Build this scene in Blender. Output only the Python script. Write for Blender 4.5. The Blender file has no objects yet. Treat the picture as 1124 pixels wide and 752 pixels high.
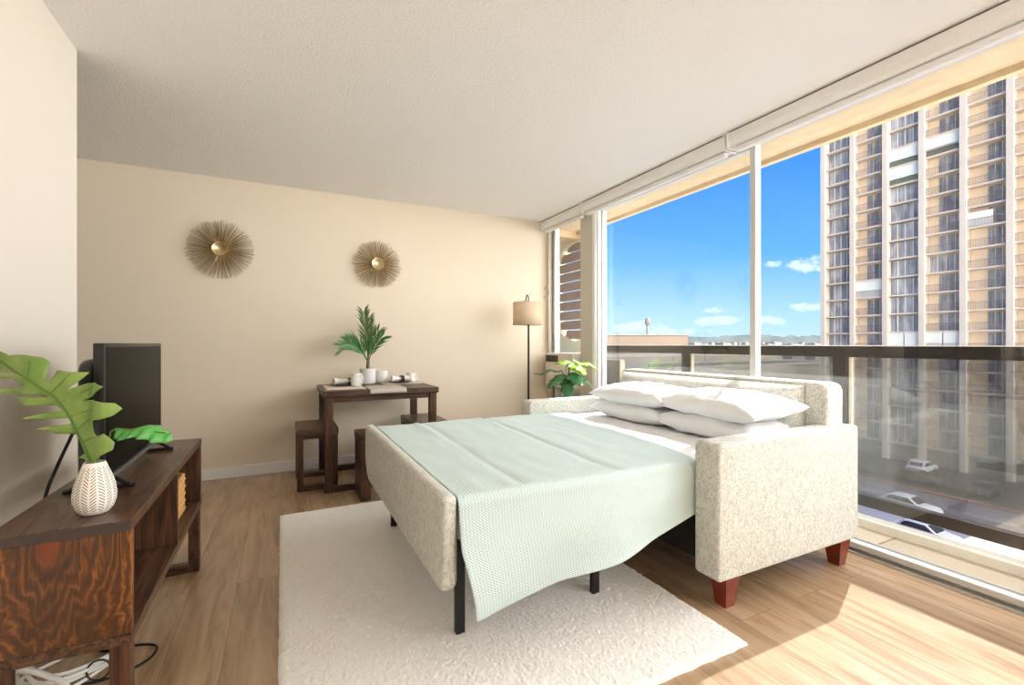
import bpy, bmesh, math, random
from mathutils import Vector, Matrix, noise
random.seed(7)
PI = math.pi
scene = bpy.context.scene
COL = scene.collection
def lin(r, g, b):
    f = lambda c: (c/255/12.92) if c/255 <= .04045 else ((c/255+.055)/1.055)**2.4
    return (f(r), f(g), f(b), 1.0)

# ------------------------------------------------------------------ materials
class NT:
    def __init__(s, m):
        s.m = m; m.use_nodes = True; s.t = m.node_tree; s.t.nodes.clear()
        s.out = s.t.nodes.new('ShaderNodeOutputMaterial' if isinstance(m, bpy.types.Material) else 'ShaderNodeOutputWorld')
    def n(s, typ, **kw):
        nd = s.t.nodes.new(typ)
        for k, v in kw.items():
            if k.startswith('i_'):
                key = k[2:].replace('_', ' ')
                nd.inputs[key].default_value = v
            else: setattr(nd, k, v)
        return nd
    def l(s, a, b): s.t.links.new(a, b)
    def math(s, op, a, b=None, c=None):
        nd = s.t.nodes.new('ShaderNodeMath'); nd.operation = op
        for i, x in enumerate((a, b, c)):
            if x is None: continue
            if isinstance(x, (int, float)): nd.inputs[i].default_value = x
            else: s.l(x, nd.inputs[i])
        return nd.outputs[0]
    def ramp(s, fac, stops, interp='LINEAR'):
        nd = s.t.nodes.new('ShaderNodeValToRGB'); cr = nd.color_ramp; cr.interpolation = interp
        while len(cr.elements) < len(stops): cr.elements.new(0.5)
        for e, (p, c) in zip(cr.elements, stops): e.position = p; e.color = c
        s.l(fac, nd.inputs[0]); return nd.outputs[0]
    def mix(s, fac, a, b, blend='MIX'):
        nd = s.t.nodes.new('ShaderNodeMix'); nd.data_type = 'RGBA'; nd.blend_type = blend
        for i, x in ((0, fac), (6, a), (7, b)):
            if isinstance(x, (int, float, tuple)): nd.inputs[i].default_value = x
            else: s.l(x, nd.inputs[i])
        return nd.outputs[2]
    def coords(s, scale=(1, 1, 1), kind='Object', rot=(0, 0, 0)):
        tc = s.n('ShaderNodeTexCoord'); mp = s.n('ShaderNodeMapping')
        mp.inputs['Scale'].default_value = scale; mp.inputs['Rotation'].default_value = rot
        s.l(tc.outputs[kind], mp.inputs[0]); return mp.outputs[0]
    def noise(s, vec, scale, detail=3, rough=.5, dist=0):
        nd = s.n('ShaderNodeTexNoise'); nd.inputs['Scale'].default_value = scale
        nd.inputs['Detail'].default_value = detail; nd.inputs['Roughness'].default_value = rough
        nd.inputs['Distortion'].default_value = dist
        s.l(vec, nd.inputs['Vector']); return nd.outputs['Fac']
    def bump(s, h, strength=.3, dist=.01):
        nd = s.n('ShaderNodeBump'); nd.inputs['Strength'].default_value = strength; nd.inputs['Distance'].default_value = dist
        s.l(h, nd.inputs['Height']); return nd.outputs[0]
    def bsdf(s, col, rough=.5, metal=0, normal=None, spec=.5, **kw):
        b = s.n('ShaderNodeBsdfPrincipled')
        for k, x in (('Base Color', col), ('Roughness', rough), ('Metallic', metal), ('Specular IOR Level', spec)):
            if isinstance(x, (int, float, tuple)): b.inputs[k].default_value = x
            else: s.l(x, b.inputs[k])
        for k, x in kw.items(): b.inputs[k.replace('_', ' ')].default_value = x
        if normal is not None: s.l(normal, b.inputs['Normal'])
        s.l(b.outputs[0], s.out.inputs[0]); return b
MATS = {}
def mat(name):
    m = bpy.data.materials.new(name); MATS[name] = m; return NT(m)
def simple(name, col, rough=.5, metal=0, var=.06, scale=30, bump=0, spec=.5, **kw):
    t = mat(name); v = t.coords(); nz = t.noise(v, scale, 3)
    a = tuple(c*(1-var) for c in col[:3])+(1,); b = tuple(min(1, c*(1+var)) for c in col[:3])+(1,)
    c = t.ramp(nz, [(.3, a), (.7, b)])
    t.bsdf(c, rough, metal, t.bump(nz, bump, .004) if bump else None, spec, **kw)
    return MATS[name]

def wood(name, dark, light, axis=0, rough=.4, scale=1.0, rings=9.0, contrast=(.25, .75), spec=.4):
    t = mat(name); sc = [9.0*scale]*3; sc[axis] = .9*scale
    v = t.coords(tuple(sc)); n1 = t.noise(v, 1.2, 4, .6, .6)
    w = t.math('MULTIPLY', n1, rings); w = t.math('FRACT', w); w = t.math('PINGPONG', w, .5); w = t.math('MULTIPLY', w, 2)
    sc2 = [120.0]*3; sc2[axis] = 4.0
    fine = t.noise(t.coords(tuple(sc2)), 1.0, 3, .6)
    f = t.math('ADD', t.math('MULTIPLY', w, .45), t.math('MULTIPLY', fine, .55))
    c = t.ramp(f, [(contrast[0], dark), (contrast[1], light)])
    t.bsdf(c, rough, 0, t.bump(f, .15, .003), spec); return MATS[name]

# walls, ceiling, floor
t = mat('wall_paint'); v = t.coords(); nz = t.noise(v, 90, 3)
t.bsdf(lin(232, 218, 196), .75, 0, t.bump(nz, .06, .002), .25)
t = mat('wall_paint_pale'); v = t.coords(); nz = t.noise(v, 90, 3)
t.bsdf(lin(222, 214, 202), .75, 0, t.bump(nz, .06, .002), .25)
t = mat('popcorn_ceiling'); v = t.coords(); nz = t.noise(v, 75, 4, .65); nz2 = t.ramp(nz, [(.4, (0, 0, 0, 1)), (.72, (1, 1, 1, 1))])
t.bsdf(lin(251, 249, 246), .9, 0, t.bump(nz2, .32, .009), .1)
t = mat('oak_plank_floor')
v = t.coords(rot=(0, 0, PI/2))
br = t.n('ShaderNodeTexBrick'); br.offset = .37; br.squash = 1
br.inputs['Scale'].default_value = 1; br.inputs['Mortar Size'].default_value = .0012; br.inputs['Mortar Smooth'].default_value = .1
br.inputs['Brick Width'].default_value = 1.22; br.inputs['Row Height'].default_value = .18
br.inputs['Color1'].default_value = (0, 0, 0, 1); br.inputs['Color2'].default_value = (1, 1, 1, 1); br.inputs['Mortar'].default_value = (.5, .5, .5, 1)
t.l(v, br.inputs['Vector'])
off = t.n('ShaderNodeVectorMath', operation='SCALE'); t.l(br.outputs['Color'], off.inputs[0]); off.inputs['Scale'].default_value = 7.3
add = t.n('ShaderNodeVectorMath', operation='ADD'); t.l(t.coords((10, 1.1, 10)), add.inputs[0]); t.l(off.outputs[0], add.inputs[1])
g1 = t.noise(add.outputs[0], 1.6, 5, .62, .8)
add2 = t.n('ShaderNodeVectorMath', operation='ADD'); t.l(t.coords((90, 2.5, 90)), add2.inputs[0]); t.l(off.outputs[0], add2.inputs[1])
g2 = t.noise(add2.outputs[0], 1, 3, .6)
f = t.math('ADD', t.math('MULTIPLY', g1, .84), t.math('MULTIPLY', g2, .16))
c = t.ramp(f, [(.3, lin(142, 112, 84)), (.5, lin(180, 149, 117)), (.72, lin(201, 172, 141))])
sep = t.n('ShaderNodeSeparateColor'); t.l(br.outputs['Color'], sep.inputs[0])
tint = t.ramp(sep.outputs[0], [(0, (.86, .86, .86, 1)), (1, (1.0, 1.0, 1.0, 1))])
c = t.mix(1.0, c, tint, 'MULTIPLY')
c = t.mix(t.math('MULTIPLY', br.outputs['Fac'], .55), c, lin(96, 74, 54))
t.bsdf(c, t.math('ADD', t.math('MULTIPLY', g1, .12), .17), 0, t.bump(f, .015, .002), .6)

simple('white_trim', lin(238, 236, 232), .45, var=.01)
simple('blind_white', lin(242, 240, 236), .5, var=.01)
simple('blind_shadow_gap', lin(120, 116, 110), .6)
simple('aluminium_frame', lin(214, 212, 206), .38, .25, var=.03, spec=.5)
simple('aluminium_dark', lin(128, 122, 112), .45, .4, var=.05)
simple('jamb_grey', lin(208, 202, 188), .5, var=.03)
simple('track_metal', lin(205, 203, 196), .3, .55, var=.03)
simple('bronze_rail', lin(50, 42, 38), .35, .35, var=.08)
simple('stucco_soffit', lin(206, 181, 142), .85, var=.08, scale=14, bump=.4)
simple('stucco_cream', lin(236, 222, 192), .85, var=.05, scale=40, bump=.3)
simple('concrete_white', lin(238, 230, 216), .8, var=.04, scale=20, bump=.2)
simple('slat_brown', lin(146, 106, 86), .6, var=.12)
t = mat('balcony_tile'); v = t.coords()
br = t.n('ShaderNodeTexBrick'); br.offset = 0; br.inputs['Scale'].default_value = 1
br.inputs['Brick Width'].default_value = .6; br.inputs['Row Height'].default_value = .6; br.inputs['Mortar Size'].default_value = .006
br.inputs['Color1'].default_value = lin(182, 164, 138); br.inputs['Color2'].default_value = lin(194, 176, 150); br.inputs['Mortar'].default_value = lin(120, 106, 84)
t.l(t.coords(rot=(0, 0, PI/2)), br.inputs['Vector']); t.bsdf(br.outputs['Color'], .5)

def glass(name, tint, haze=0, hazecol=(.8, .8, .78, 1), boost=1.0):
    t = mat(name)
    tr = t.n('ShaderNodeBsdfTransparent'); tr.inputs[0].default_value = tint
    gl = t.n('ShaderNodeBsdfGlossy'); gl.inputs['Roughness'].default_value = 0.0; gl.inputs[0].default_value = (1, 1, 1, 1)
    lw = t.n('ShaderNodeLayerWeight'); lw.inputs[0].default_value = .5
    fr = t.math('ADD', t.math('MULTIPLY', t.math('POWER', lw.outputs['Facing'], 5), .5*boost), .03*boost)
    mx = t.n('ShaderNodeMixShader'); t.l(fr, mx.inputs[0]); t.l(tr.outputs[0], mx.inputs[1]); t.l(gl.outputs[0], mx.inputs[2])
    o = mx.outputs[0]
    if haze:
        df = t.n('ShaderNodeBsdfDiffuse'); df.inputs[0].default_value = hazecol
        m2 = t.n('ShaderNodeMixShader'); v = t.coords((1, 6, 1)); nz = t.noise(v, 2.5, 3)
        t.l(t.math('MULTIPLY', nz, haze*2), m2.inputs[0]); t.l(o, m2.inputs[1]); t.l(df.outputs[0], m2.inputs[2]); o = m2.outputs[0]
    t.l(o, t.out.inputs[0])
glass('window_glass', (.985, .99, .985, 1), 0, boost=1.5)
glass('rail_glass', (.58, .58, .58, 1), .05, boost=1.3)
glass('vase_glass', (.93, .96, .93, 1), .03)

# fabrics
def sofa_fabric(name):
    t = mat(name); v = t.coords((52, 52, 34)); n1 = t.noise(v, 1.0, 1.5, .45, 1.2)
    d = t.math('ABSOLUTE', t.math('SUBTRACT', n1, .5))
    c = t.ramp(d, [(0.0, lin(178, 182, 171)), (.03, lin(190, 193, 182)), (.075, lin(222, 221, 212)), (1, lin(226, 225, 217))])
    weave = t.noise(t.coords(), 420, 2)
    c = t.mix(.25, c, t.ramp(weave, [(.35, lin(204, 200, 188)), (.65, lin(240, 237, 229))]), 'MIX')
    h = t.math('ADD', t.math('MINIMUM', t.math('MULTIPLY', d, 8), .8), t.math('MULTIPLY', weave, .5))
    t.bsdf(c, .9, 0, t.bump(h, .35, .004), .15)
sofa_fabric('sofa_fabric')
t = mat('sage_blanket')
tc = t.n('ShaderNodeTexCoord'); sep = t.n('ShaderNodeSeparateXYZ'); t.l(tc.outputs['UV'], sep.inputs[0])
wob = t.noise(t.coords((1, 1, 1), 'UV'), 60, 2)
a = t.math('SINE', t.math('ADD', t.math('MULTIPLY', sep.outputs[0], 2*PI/.0135), t.math('MULTIPLY', wob, 2.5))); b = t.math('SINE', t.math('MULTIPLY', sep.outputs[1], 2*PI/.0105))
h = t.math('ADD', t.math('MULTIPLY', t.math('MULTIPLY', a, b), .55), t.math('MULTIPLY', a, .3))
nz = t.noise(t.coords(), 7, 3)
c = t.ramp(h, [(.0, lin(204, 221, 217)), (.9, lin(226, 237, 235))])
t.bsdf(c, .85, 0, t.bump(h, .42, .0035), .15, Sheen_Weight=.1)
simple('white_cotton', lin(246, 246, 247), .85, var=.01, bump=.05, spec=.15)
simple('mattress_ticking', lin(230, 230, 226), .85, var=.02)
simple('black_cloth', lin(34, 30, 28), .85)
simple('black_metal', lin(38, 35, 34), .45, .3)
simple('mahogany', lin(128, 52, 32), .3, var=.2, scale=18)
t = mat('cream_rug'); v = t.coords(); nz = t.noise(v, 150, 4, .7); nb = t.noise(v, 5, 3)
c = t.ramp(nz, [(.25, lin(232, 225, 216)), (.5, lin(250, 246, 240)), (.8, lin(253, 250, 246))])
c = t.mix(.35, c, t.ramp(nb, [(.3, lin(244, 238, 230)), (.7, lin(252, 248, 243))]))
t.bsdf(c, .95, 0, t.bump(nz, .3, .008), .05, Sheen_Weight=.3)

# furniture woods
wood('walnut_x', lin(48, 30, 22), lin(94, 64, 46), 0)
wood('walnut_y', lin(52, 34, 26), lin(104, 74, 54), 1, rough=.34)
wood('walnut_z', lin(46, 28, 20), lin(96, 62, 42), 2)
simple('walnut_edge', lin(66, 52, 46), .5, var=.12)
# figured end panel: growth rings bulging from a knot
t = mat('figured_pine'); tc = t.n('ShaderNodeTexCoord'); sp = t.n('ShaderNodeSeparateXYZ'); t.l(tc.outputs['Object'], sp.inputs[0])
x = t.math('ADD', sp.outputs[0], .02); z = t.math('SUBTRACT', sp.outputs[2], .60)
r = t.math('SQRT', t.math('ADD', t.math('MULTIPLY', x, x), t.math('MULTIPLY', t.math('MULTIPLY', z, z), .16)))
wv = t.noise(t.coords((9, 9, 3.5)), 1, 4, .6, 1.2)
f = t.math('ADD', t.math('MULTIPLY', r, 46), t.math('MULTIPLY', wv, 6.5))
f = t.math('POWER', t.math('MULTIPLY', t.math('PINGPONG', f, .5), 2), 1.6)
fine = t.noise(t.coords((150, 10, 6)), 1, 3)
f = t.math('ADD', t.math('MULTIPLY', f, .5), t.math('MULTIPLY', fine, .42))
c = t.ramp(f, [(.08, lin(58, 34, 20)), (.38, lin(98, 58, 28)), (.66, lin(142, 86, 38)), (.9, lin(186, 124, 62))])
bl = t.noise(t.coords((6, 6, 4)), 1, 3); c = t.mix(t.ramp(bl, [(.40, (0, 0, 0, 1)), (.62, (.8, .8, .8, 1))]), c, lin(66, 42, 28))
red = t.ramp(r, [(.012, (1, 1, 1, 1)), (.03, (0, 0, 0, 1))]); c = t.mix(t.math('MULTIPLY', red, .6), c, lin(140, 66, 30))
kn = t.ramp(t.noise(t.coords((34, 34, 44)), 1, 2), [(.64, (0, 0, 0, 1)), (.74, (.8, .8, .8, 1))])
c = t.mix(kn, c, lin(52, 34, 24)); t.bsdf(c, .32, 0, t.bump(f, .12, .003), .5)

simple('tv_black', lin(20, 18, 18), .35)
t = mat('tv_screen'); t.bsdf((.004, .0035, .003, 1), .22, 0, None, .02)
simple('cable_black', lin(26, 24, 24), .5)
simple('cable_white', lin(238, 236, 230), .5)
simple('grey_metal', lin(120, 120, 122), .35, .6)
t = mat('brass'); v = t.coords(); nz = t.noise(v, 25, 2)
t.bsdf(t.ramp(nz, [(.3, lin(142, 116, 74)), (.7, lin(182, 154, 106))]), .45, .3)
t = mat('brass_cup'); t.bsdf(lin(214, 190, 142), .32, .75)
simple('brass_dark', lin(112, 88, 54), .5, .3)
t = mat('monstera_green'); v = t.coords(); nz = t.noise(v, 14, 3)
t.bsdf(t.ramp(nz, [(.3, lin(110, 140, 62)), (.7, lin(146, 170, 86))]), .42, 0, None, .4)
simple('monstera_rib', lin(92, 122, 48), .5)
simple('bright_leaf', lin(84, 156, 72), .45, var=.15)
simple('palm_green', lin(62, 118, 52), .5, var=.3, scale=12)
simple('palm_dark', lin(74, 100, 44), .5, var=.3, scale=12)
simple('palm_stem', lin(110, 96, 52), .6)
simple('sunlit_leaf', lin(150, 206, 58), .45, var=.2)  # sunlit tone of the upper leaves put into the colour
simple('deep_leaf', lin(58, 112, 66), .45, var=.2)
simple('white_ceramic', lin(236, 234, 230), .3, var=.02)
simple('pot_white', lin(226, 224, 221), .55, var=.02)
simple('dark_plate', lin(92, 84, 80), .35)
simple('napkin_white', lin(240, 236, 230), .85, var=.02)
simple('ring_brown', lin(66, 40, 30), .5)
simple('placemat_cream', lin(222, 208, 192), .85, var=.05, scale=150, bump=.3)
simple('placemat_grey', lin(196, 186, 174), .85, var=.05, scale=150, bump=.3)
simple('soil', lin(90, 68, 44), .95, bump=.4)
t = mat('shade_linen'); d_ = t.n('ShaderNodeBsdfDiffuse'); d_.inputs[0].default_value = lin(248, 234, 212); tl = t.n('ShaderNodeBsdfTranslucent'); tl.inputs[0].default_value = lin(250, 232, 206)
ms = t.n('ShaderNodeMixShader'); ms.inputs[0].default_value = .45; t.l(d_.outputs[0], ms.inputs[1]); t.l(tl.outputs[0], ms.inputs[2]); t.l(ms.outputs[0], t.out.inputs[0])
simple('wicker', lin(208, 160, 96), .7, var=.15, scale=60, bump=.3)
simple('appliance_white', lin(232, 226, 214), .5, var=.01)
simple('vent_dark', lin(52, 46, 44), .6)
simple('clear_plastic', lin(214, 212, 206), .2)
# chevron vase
t = mat('chevron_ceramic'); tc = t.n('ShaderNodeTexCoord'); sp = t.n('ShaderNodeSeparateXYZ'); t.l(tc.outputs['Object'], sp.inputs[0])
ang = t.math('DIVIDE', t.math('ADD', t.math('ARCTAN2', sp.outputs[1], sp.outputs[0]), PI), 2*PI)
tri = t.math('PINGPONG', t.math('MULTIPLY', ang, 8), .5)
hh = t.math('FRACT', t.math('ADD', t.math('MULTIPLY', sp.outputs[2], 125), t.math('MULTIPLY', tri, -3.6)))
line = t.math('GREATER_THAN', hh, .66)
edge = t.math('MULTIPLY', t.math('GREATER_THAN', tri, .07), t.math('LESS_THAN', tri, .43))
zm = t.math('MULTIPLY', t.math('GREATER_THAN', sp.outputs[2], .012), t.math('LESS_THAN', sp.outputs[2], .128))
mk = t.math('MULTIPLY', t.math('MULTIPLY', line, edge), zm)
c = t.mix(mk, lin(236, 229, 218), lin(118, 98, 84)); t.bsdf(c, .55, 0, t.bump(mk, -.4, .002), .4)

# outdoors
simple('tower_frame', lin(208, 190, 170), .85, var=.04, scale=.4)
simple('tower_slab', lin(208, 190, 172), .85, var=.04, scale=.4)
simple('tower_wall', lin(240, 212, 176), .85, var=.10, scale=.25)
simple('tower_panel', lin(232, 226, 210), .8, var=.03, scale=1)
simple('tower_green', lin(92, 106, 84), .8, var=.1)
simple('tower_rail', lin(120, 100, 92), .6, var=.1)
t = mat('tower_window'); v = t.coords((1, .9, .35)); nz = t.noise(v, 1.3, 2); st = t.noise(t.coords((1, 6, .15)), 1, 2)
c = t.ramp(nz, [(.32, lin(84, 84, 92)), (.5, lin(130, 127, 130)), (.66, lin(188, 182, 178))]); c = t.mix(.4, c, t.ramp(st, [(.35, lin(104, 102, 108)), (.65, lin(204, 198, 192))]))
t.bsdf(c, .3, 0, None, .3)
simple('asphalt', lin(104, 103, 114), .9, var=.06, scale=.6)
simple('dark_asphalt', lin(44, 42, 45), .9, var=.1, scale=.8)
simple('pale_paving', lin(196, 178, 156), .9, var=.08, scale=.6)
simple('curb_red', lin(170, 112, 92), .85)
simple('deck_concrete', lin(126, 122, 116), .9, var=.1, scale=.15)
simple('deck_wall', lin(164, 154, 140), .9, var=.05, scale=.3)
simple('deck_wall_dark', lin(120, 116, 112), .9, var=.05, scale=.3)
simple('pink_building', lin(142, 122, 104), .85, var=.05, scale=.15)
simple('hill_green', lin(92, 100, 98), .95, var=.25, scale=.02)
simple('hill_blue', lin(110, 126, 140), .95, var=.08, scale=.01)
simple('city_pale', lin(134, 132, 128), .9, var=.1, scale=.1)
simple('car_white', lin(226, 226, 228), .3, var=.01)
simple('car_grey', lin(150, 152, 160), .3, var=.01)
simple('car_dark', lin(52, 54, 60), .3, var=.01)
simple('car_glass', lin(30, 34, 40), .1)
simple('tyre', lin(30, 30, 32), .8)
simple('hedge', lin(50, 54, 44), .95, var=.4, scale=3)
def M(n): return MATS[n]

# ------------------------------------------------------------------ builders
ORG = {}
def bm_new(): return bmesh.new()
def box(bm, x0, x1, y0, y1, z0, z1, bev=0, seg=2):
    x0, x1 = sorted((x0, x1)); y0, y1 = sorted((y0, y1)); z0, z1 = sorted((z0, z1))
    m = Matrix.Translation(((x0+x1)/2, (y0+y1)/2, (z0+z1)/2)) @ Matrix.Diagonal((x1-x0, y1-y0, z1-z0, 1))
    r = bmesh.ops.create_cube(bm, size=1, matrix=m)
    if bev:
        es = list({e for v in r['verts'] for e in v.link_edges})
        bmesh.ops.bevel(bm, geom=es, offset=bev, segments=seg, affect='EDGES', profile=.5)
    return bm
def bx(*a, **k): return box(bm_new(), *a, **k)
def tube(bm, pts, r, seg=10, closed=False, cap=True):
    pts = [Vector(p) for p in pts]; n = len(pts); rings = []
    rad = r if isinstance(r, (list, tuple)) else [r]*n
    up = None
    for i in range(n):
        if closed: d = pts[(i+1) % n]-pts[i-1]
        else: d = pts[min(i+1, n-1)]-pts[max(i-1, 0)]
        if d.length < 1e-9: d = Vector((0, 0, 1))
        d.normalize()
        if up is None: up = Vector((0, 0, 1)) if abs(d.z) < .9 else Vector((1, 0, 0))
        s = d.cross(up)
        if s.length < 1e-6: s = d.cross(Vector((.3, .9, .1)))
        s.normalize(); up = s.cross(d).normalized()
        rings.append([bm.verts.new(pts[i]+(s*math.cos(2*PI*k/seg)+up*math.sin(2*PI*k/seg))*rad[i]) for k in range(seg)])
    for i in range(n if closed else n-1):
        a, b = rings[i], rings[(i+1) % n]
        for k in range(seg): bm.faces.new((a[k], a[(k+1) % seg], b[(k+1) % seg], b[k]))
    if cap and not closed: bm.faces.new(rings[0][::-1]); bm.faces.new(rings[-1])
    return bm
def lathe(bm, prof, c, seg=32, cap0=True, cap1=True):
    rings = []
    for r, z in prof:
        rings.append([bm.verts.new((c[0]+r*math.cos(2*PI*k/seg), c[1]+r*math.sin(2*PI*k/seg), c[2]+z)) for k in range(seg)])
    for a, b in zip(rings, rings[1:]):
        for k in range(seg): bm.faces.new((a[k], a[(k+1) % seg], b[(k+1) % seg], b[k]))
    if cap0: bm.faces.new(rings[0][::-1])
    if cap1: bm.faces.new(rings[-1])
    return bm
def prism(bm, poly, p0, axis, depth):
    """extrude a 2D polygon; axis 'x': poly=(y,z) from x=p0; 'y': poly=(x,z); 'z': poly=(x,y)"""
    def P(a, b, d): return {'x': (d, a, b), 'y': (a, d, b), 'z': (a, b, d)}[axis]
    v0 = [bm.verts.new(P(a, b, p0)) for a, b in poly]; v1 = [bm.verts.new(P(a, b, p0+depth)) for a, b in poly]
    n = len(poly); bm.faces.new(v0); bm.faces.new(v1[::-1])
    for i in range(n): bm.faces.new((v0[i], v1[i], v1[(i+1) % n], v0[(i+1) % n]))
    bmesh.ops.recalc_face_normals(bm, faces=bm.faces); return bm
def rrect(x0, x1, y0, y1, rs, seg=8):
    """rounded rectangle, radii (x0y0, x1y0, x1y1, x0y1)"""
    out = []
    for (cx, cy, a0, r) in ((x0+rs[0], y0+rs[0], PI, rs[0]), (x1-rs[1], y0+rs[1], 1.5*PI, rs[1]), (x1-rs[2], y1-rs[2], 0, rs[2]), (x0+rs[3], y1-rs[3], .5*PI, rs[3])):
        for k in range(seg+1):
            a = a0+k/seg*PI/2; out.append((cx+r*math.cos(a), cy+r*math.sin(a)))
    return out
def bevel_sharp(bm, off, seg=3, ang=50):
    es = [e for e in bm.edges if len(e.link_faces) == 2 and e.calc_face_angle(0) > math.radians(ang)]
    bmesh.ops.bevel(bm, geom=es, offset=off, segments=seg, affect='EDGES', profile=.5)
def grid(nu, nv, fn, uv=None):
    bm = bm_new(); L = bm.loops.layers.uv.new('UVMap') if uv else None
    V = [[bm.verts.new(fn(i/nu, j/nv)) for j in range(nv+1)] for i in range(nu+1)]
    for i in range(nu):
        for j in range(nv):
            f = bm.faces.new((V[i][j], V[i+1][j], V[i+1][j+1], V[i][j+1]))
            if uv:
                for lp, (a, b) in zip(f.loops, ((i, j), (i+1, j), (i+1, j+1), (i, j+1))): lp[L].uv = uv(a/nu, b/nv)
    return bm

def tag(o, label=None, cat=None, group=None, kind=None):
    if label: o['label'] = label
    if cat: o['category'] = cat
    if group: o['group'] = group
    if kind: o['kind'] = kind
    return o
def obj(name, bm, m, parent=None, smooth=None, origin=None, thick=0, local=False):
    """links bm as ONE mesh object; bm is in world metres unless local"""
    me = bpy.data.meshes.new(name)
    if parent is not None: org = Vector((0, 0, 0)) if local else ORG.get(parent.name, Vector((0, 0, 0)))
    elif origin is not None: org = Vector(origin)
    else:
        xs = [v.co.x for v in bm.verts]; ys = [v.co.y for v in bm.verts]; zs = [v.co.z for v in bm.verts]
        org = Vector(((min(xs)+max(xs))/2, (min(ys)+max(ys))/2, min(zs)))
    if org.length: bmesh.ops.translate(bm, verts=bm.verts, vec=-org)
    bmesh.ops.recalc_face_normals(bm, faces=bm.faces)
    if smooth is not None:
        for f in bm.faces: f.smooth = True
        for e in bm.edges:
            if len(e.link_faces) == 2 and e.calc_face_angle(0) > math.radians(smooth): e.smooth = False
    bm.to_mesh(me); bm.free()
    me.materials.append(M(m) if isinstance(m, str) else m)
    o = bpy.data.objects.new(name, me); COL.objects.link(o)
    if parent is not None: o.parent = parent
    else: o.location = org
    ORG[o.name] = org
    if thick:
        md = o.modifiers.new('solid', 'SOLIDIFY'); md.thickness = thick; md.offset = 0
    return o
def thing(name, loc, label=None, cat=None, group=None, kind=None):
    o = bpy.data.objects.new(name, None); COL.objects.link(o); o.location = loc; o.empty_display_size = .05
    ORG[o.name] = Vector(loc); return tag(o, label, cat, group, kind)
def struct(name, bm, m, **k):
    o = obj(name, bm, m, **k); o['kind'] = 'structure'; return o
def kids(o): return [c for c in list(COL.objects) if c.parent == o]
def dup(o, loc=None, rz=None, parent=None):
    c = o.copy(); COL.objects.link(c)
    if parent is not None: c.parent = parent
    if loc is not None: c.location = loc
    if rz is not None: c.rotation_euler = (0, 0, rz)
    for k in kids(o): dup(k, parent=c)
    ORG[c.name] = Vector(c.location) if parent is None else ORG.get(o.name, Vector()); return c

# ================================================================== SETTING
YB, XW, XR, HC = 4.40, 2.70, 3.25, 2.44      # back wall, glass plane, railing plane, ceiling
Y0 = -2.6
struct('floor', bx(-3.0, 2.66, Y0, YB, -.12, 0), 'oak_plank_floor', origin=(0, 0, 0))
struct('ceiling', bx(-3.0, 2.72, Y0, YB+.12, HC, HC+.2), 'popcorn_ceiling', origin=(0, 0, HC))
struct('wall_back', bx(-3.0, 2.80, YB, YB+.12, -.12, HC), 'wall_paint')
struct('wall_left', bx(-.96, -.84, Y0, 2.786, 0, HC), 'wall_paint_pale')
struct('wall_hall', bx(-3.12, -3.0, Y0, YB+.12, -.12, HC), 'wall_paint')
struct('wall_front', bx(-3.0, 2.8, Y0-.12, Y0, -.12, HC), 'wall_paint_pale')
def baseboard(name, x0, x1, y0, y1):
    struct(name, bx(x0, x1, y0, y1, 0, .09, bev=.004), 'white_trim')
baseboard('baseboard_back', -3.0, 2.62, YB-.016, YB)
baseboard('baseboard_left', -.84, -.826, Y0, 2.786)
# window header above the panes and floor track
struct('trim_1', bx(2.68, 2.80, Y0, YB, 2.395, HC), 'aluminium_frame')
bm = bm_new()
box(bm, 2.66, 2.90, Y0, YB, -.12, -.012)
box(bm, 2.66, 2.672, Y0, YB, -.012, .010)
box(bm, 2.705, 2.725, Y0, YB, -.012, .022, bev=.004)
box(bm, 2.76, 2.775, Y0, YB, -.012, .016, bev=.003)
box(bm, 2.885, 2.90, Y0, YB, -.012, .004)
struct('trim_2', bm, 'track_metal')

def window(name, ya, yb, xa=2.70, w=.04, sash=True, ztop=2.40):
    r = thing(name, (xa, (ya+yb)/2, 0), kind='structure')
    bm = bm_new()
    for y in ((ya, ya+w), (yb-w, yb)): box(bm, xa, xa+.05, y[0], y[1], .02, ztop, bev=.003)
    box(bm, xa, xa+.05, ya+w, yb-w, ztop-.035, ztop); box(bm, xa, xa+.05, ya+w, yb-w, .02, .05, bev=.003)
    obj('window_frame', bm, 'aluminium_frame', r)
    obj('glass_pane', bx(xa+.022, xa+.028, ya+w-.005, yb-w+.005, .045, ztop-.03), 'window_glass', r)
    return r
window('window_1', 1.955, 3.58, 2.735)
window('window_2', .22, 1.965, 2.69)
window('window_3', -1.55, .21, 2.735)
window('window_5', -2.6, -1.54, 2.69)
# fixed jamb between sidelight and sliding panes
bm = bm_new(); box(bm, 2.66, 2.80, 3.60, 3.80, 0, 2.40, bev=.004)
struct('trim_3', bm, 'jamb_grey')
bm = bm_new(); box(bm, 2.668, 2.70, 3.52, 3.545, 0, 2.40, bev=.003); box(bm, 2.655, 2.70, 3.565, 3.60, 0, 2.40, bev=.004)
struct('trim_4', bm, 'white_trim')
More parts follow.
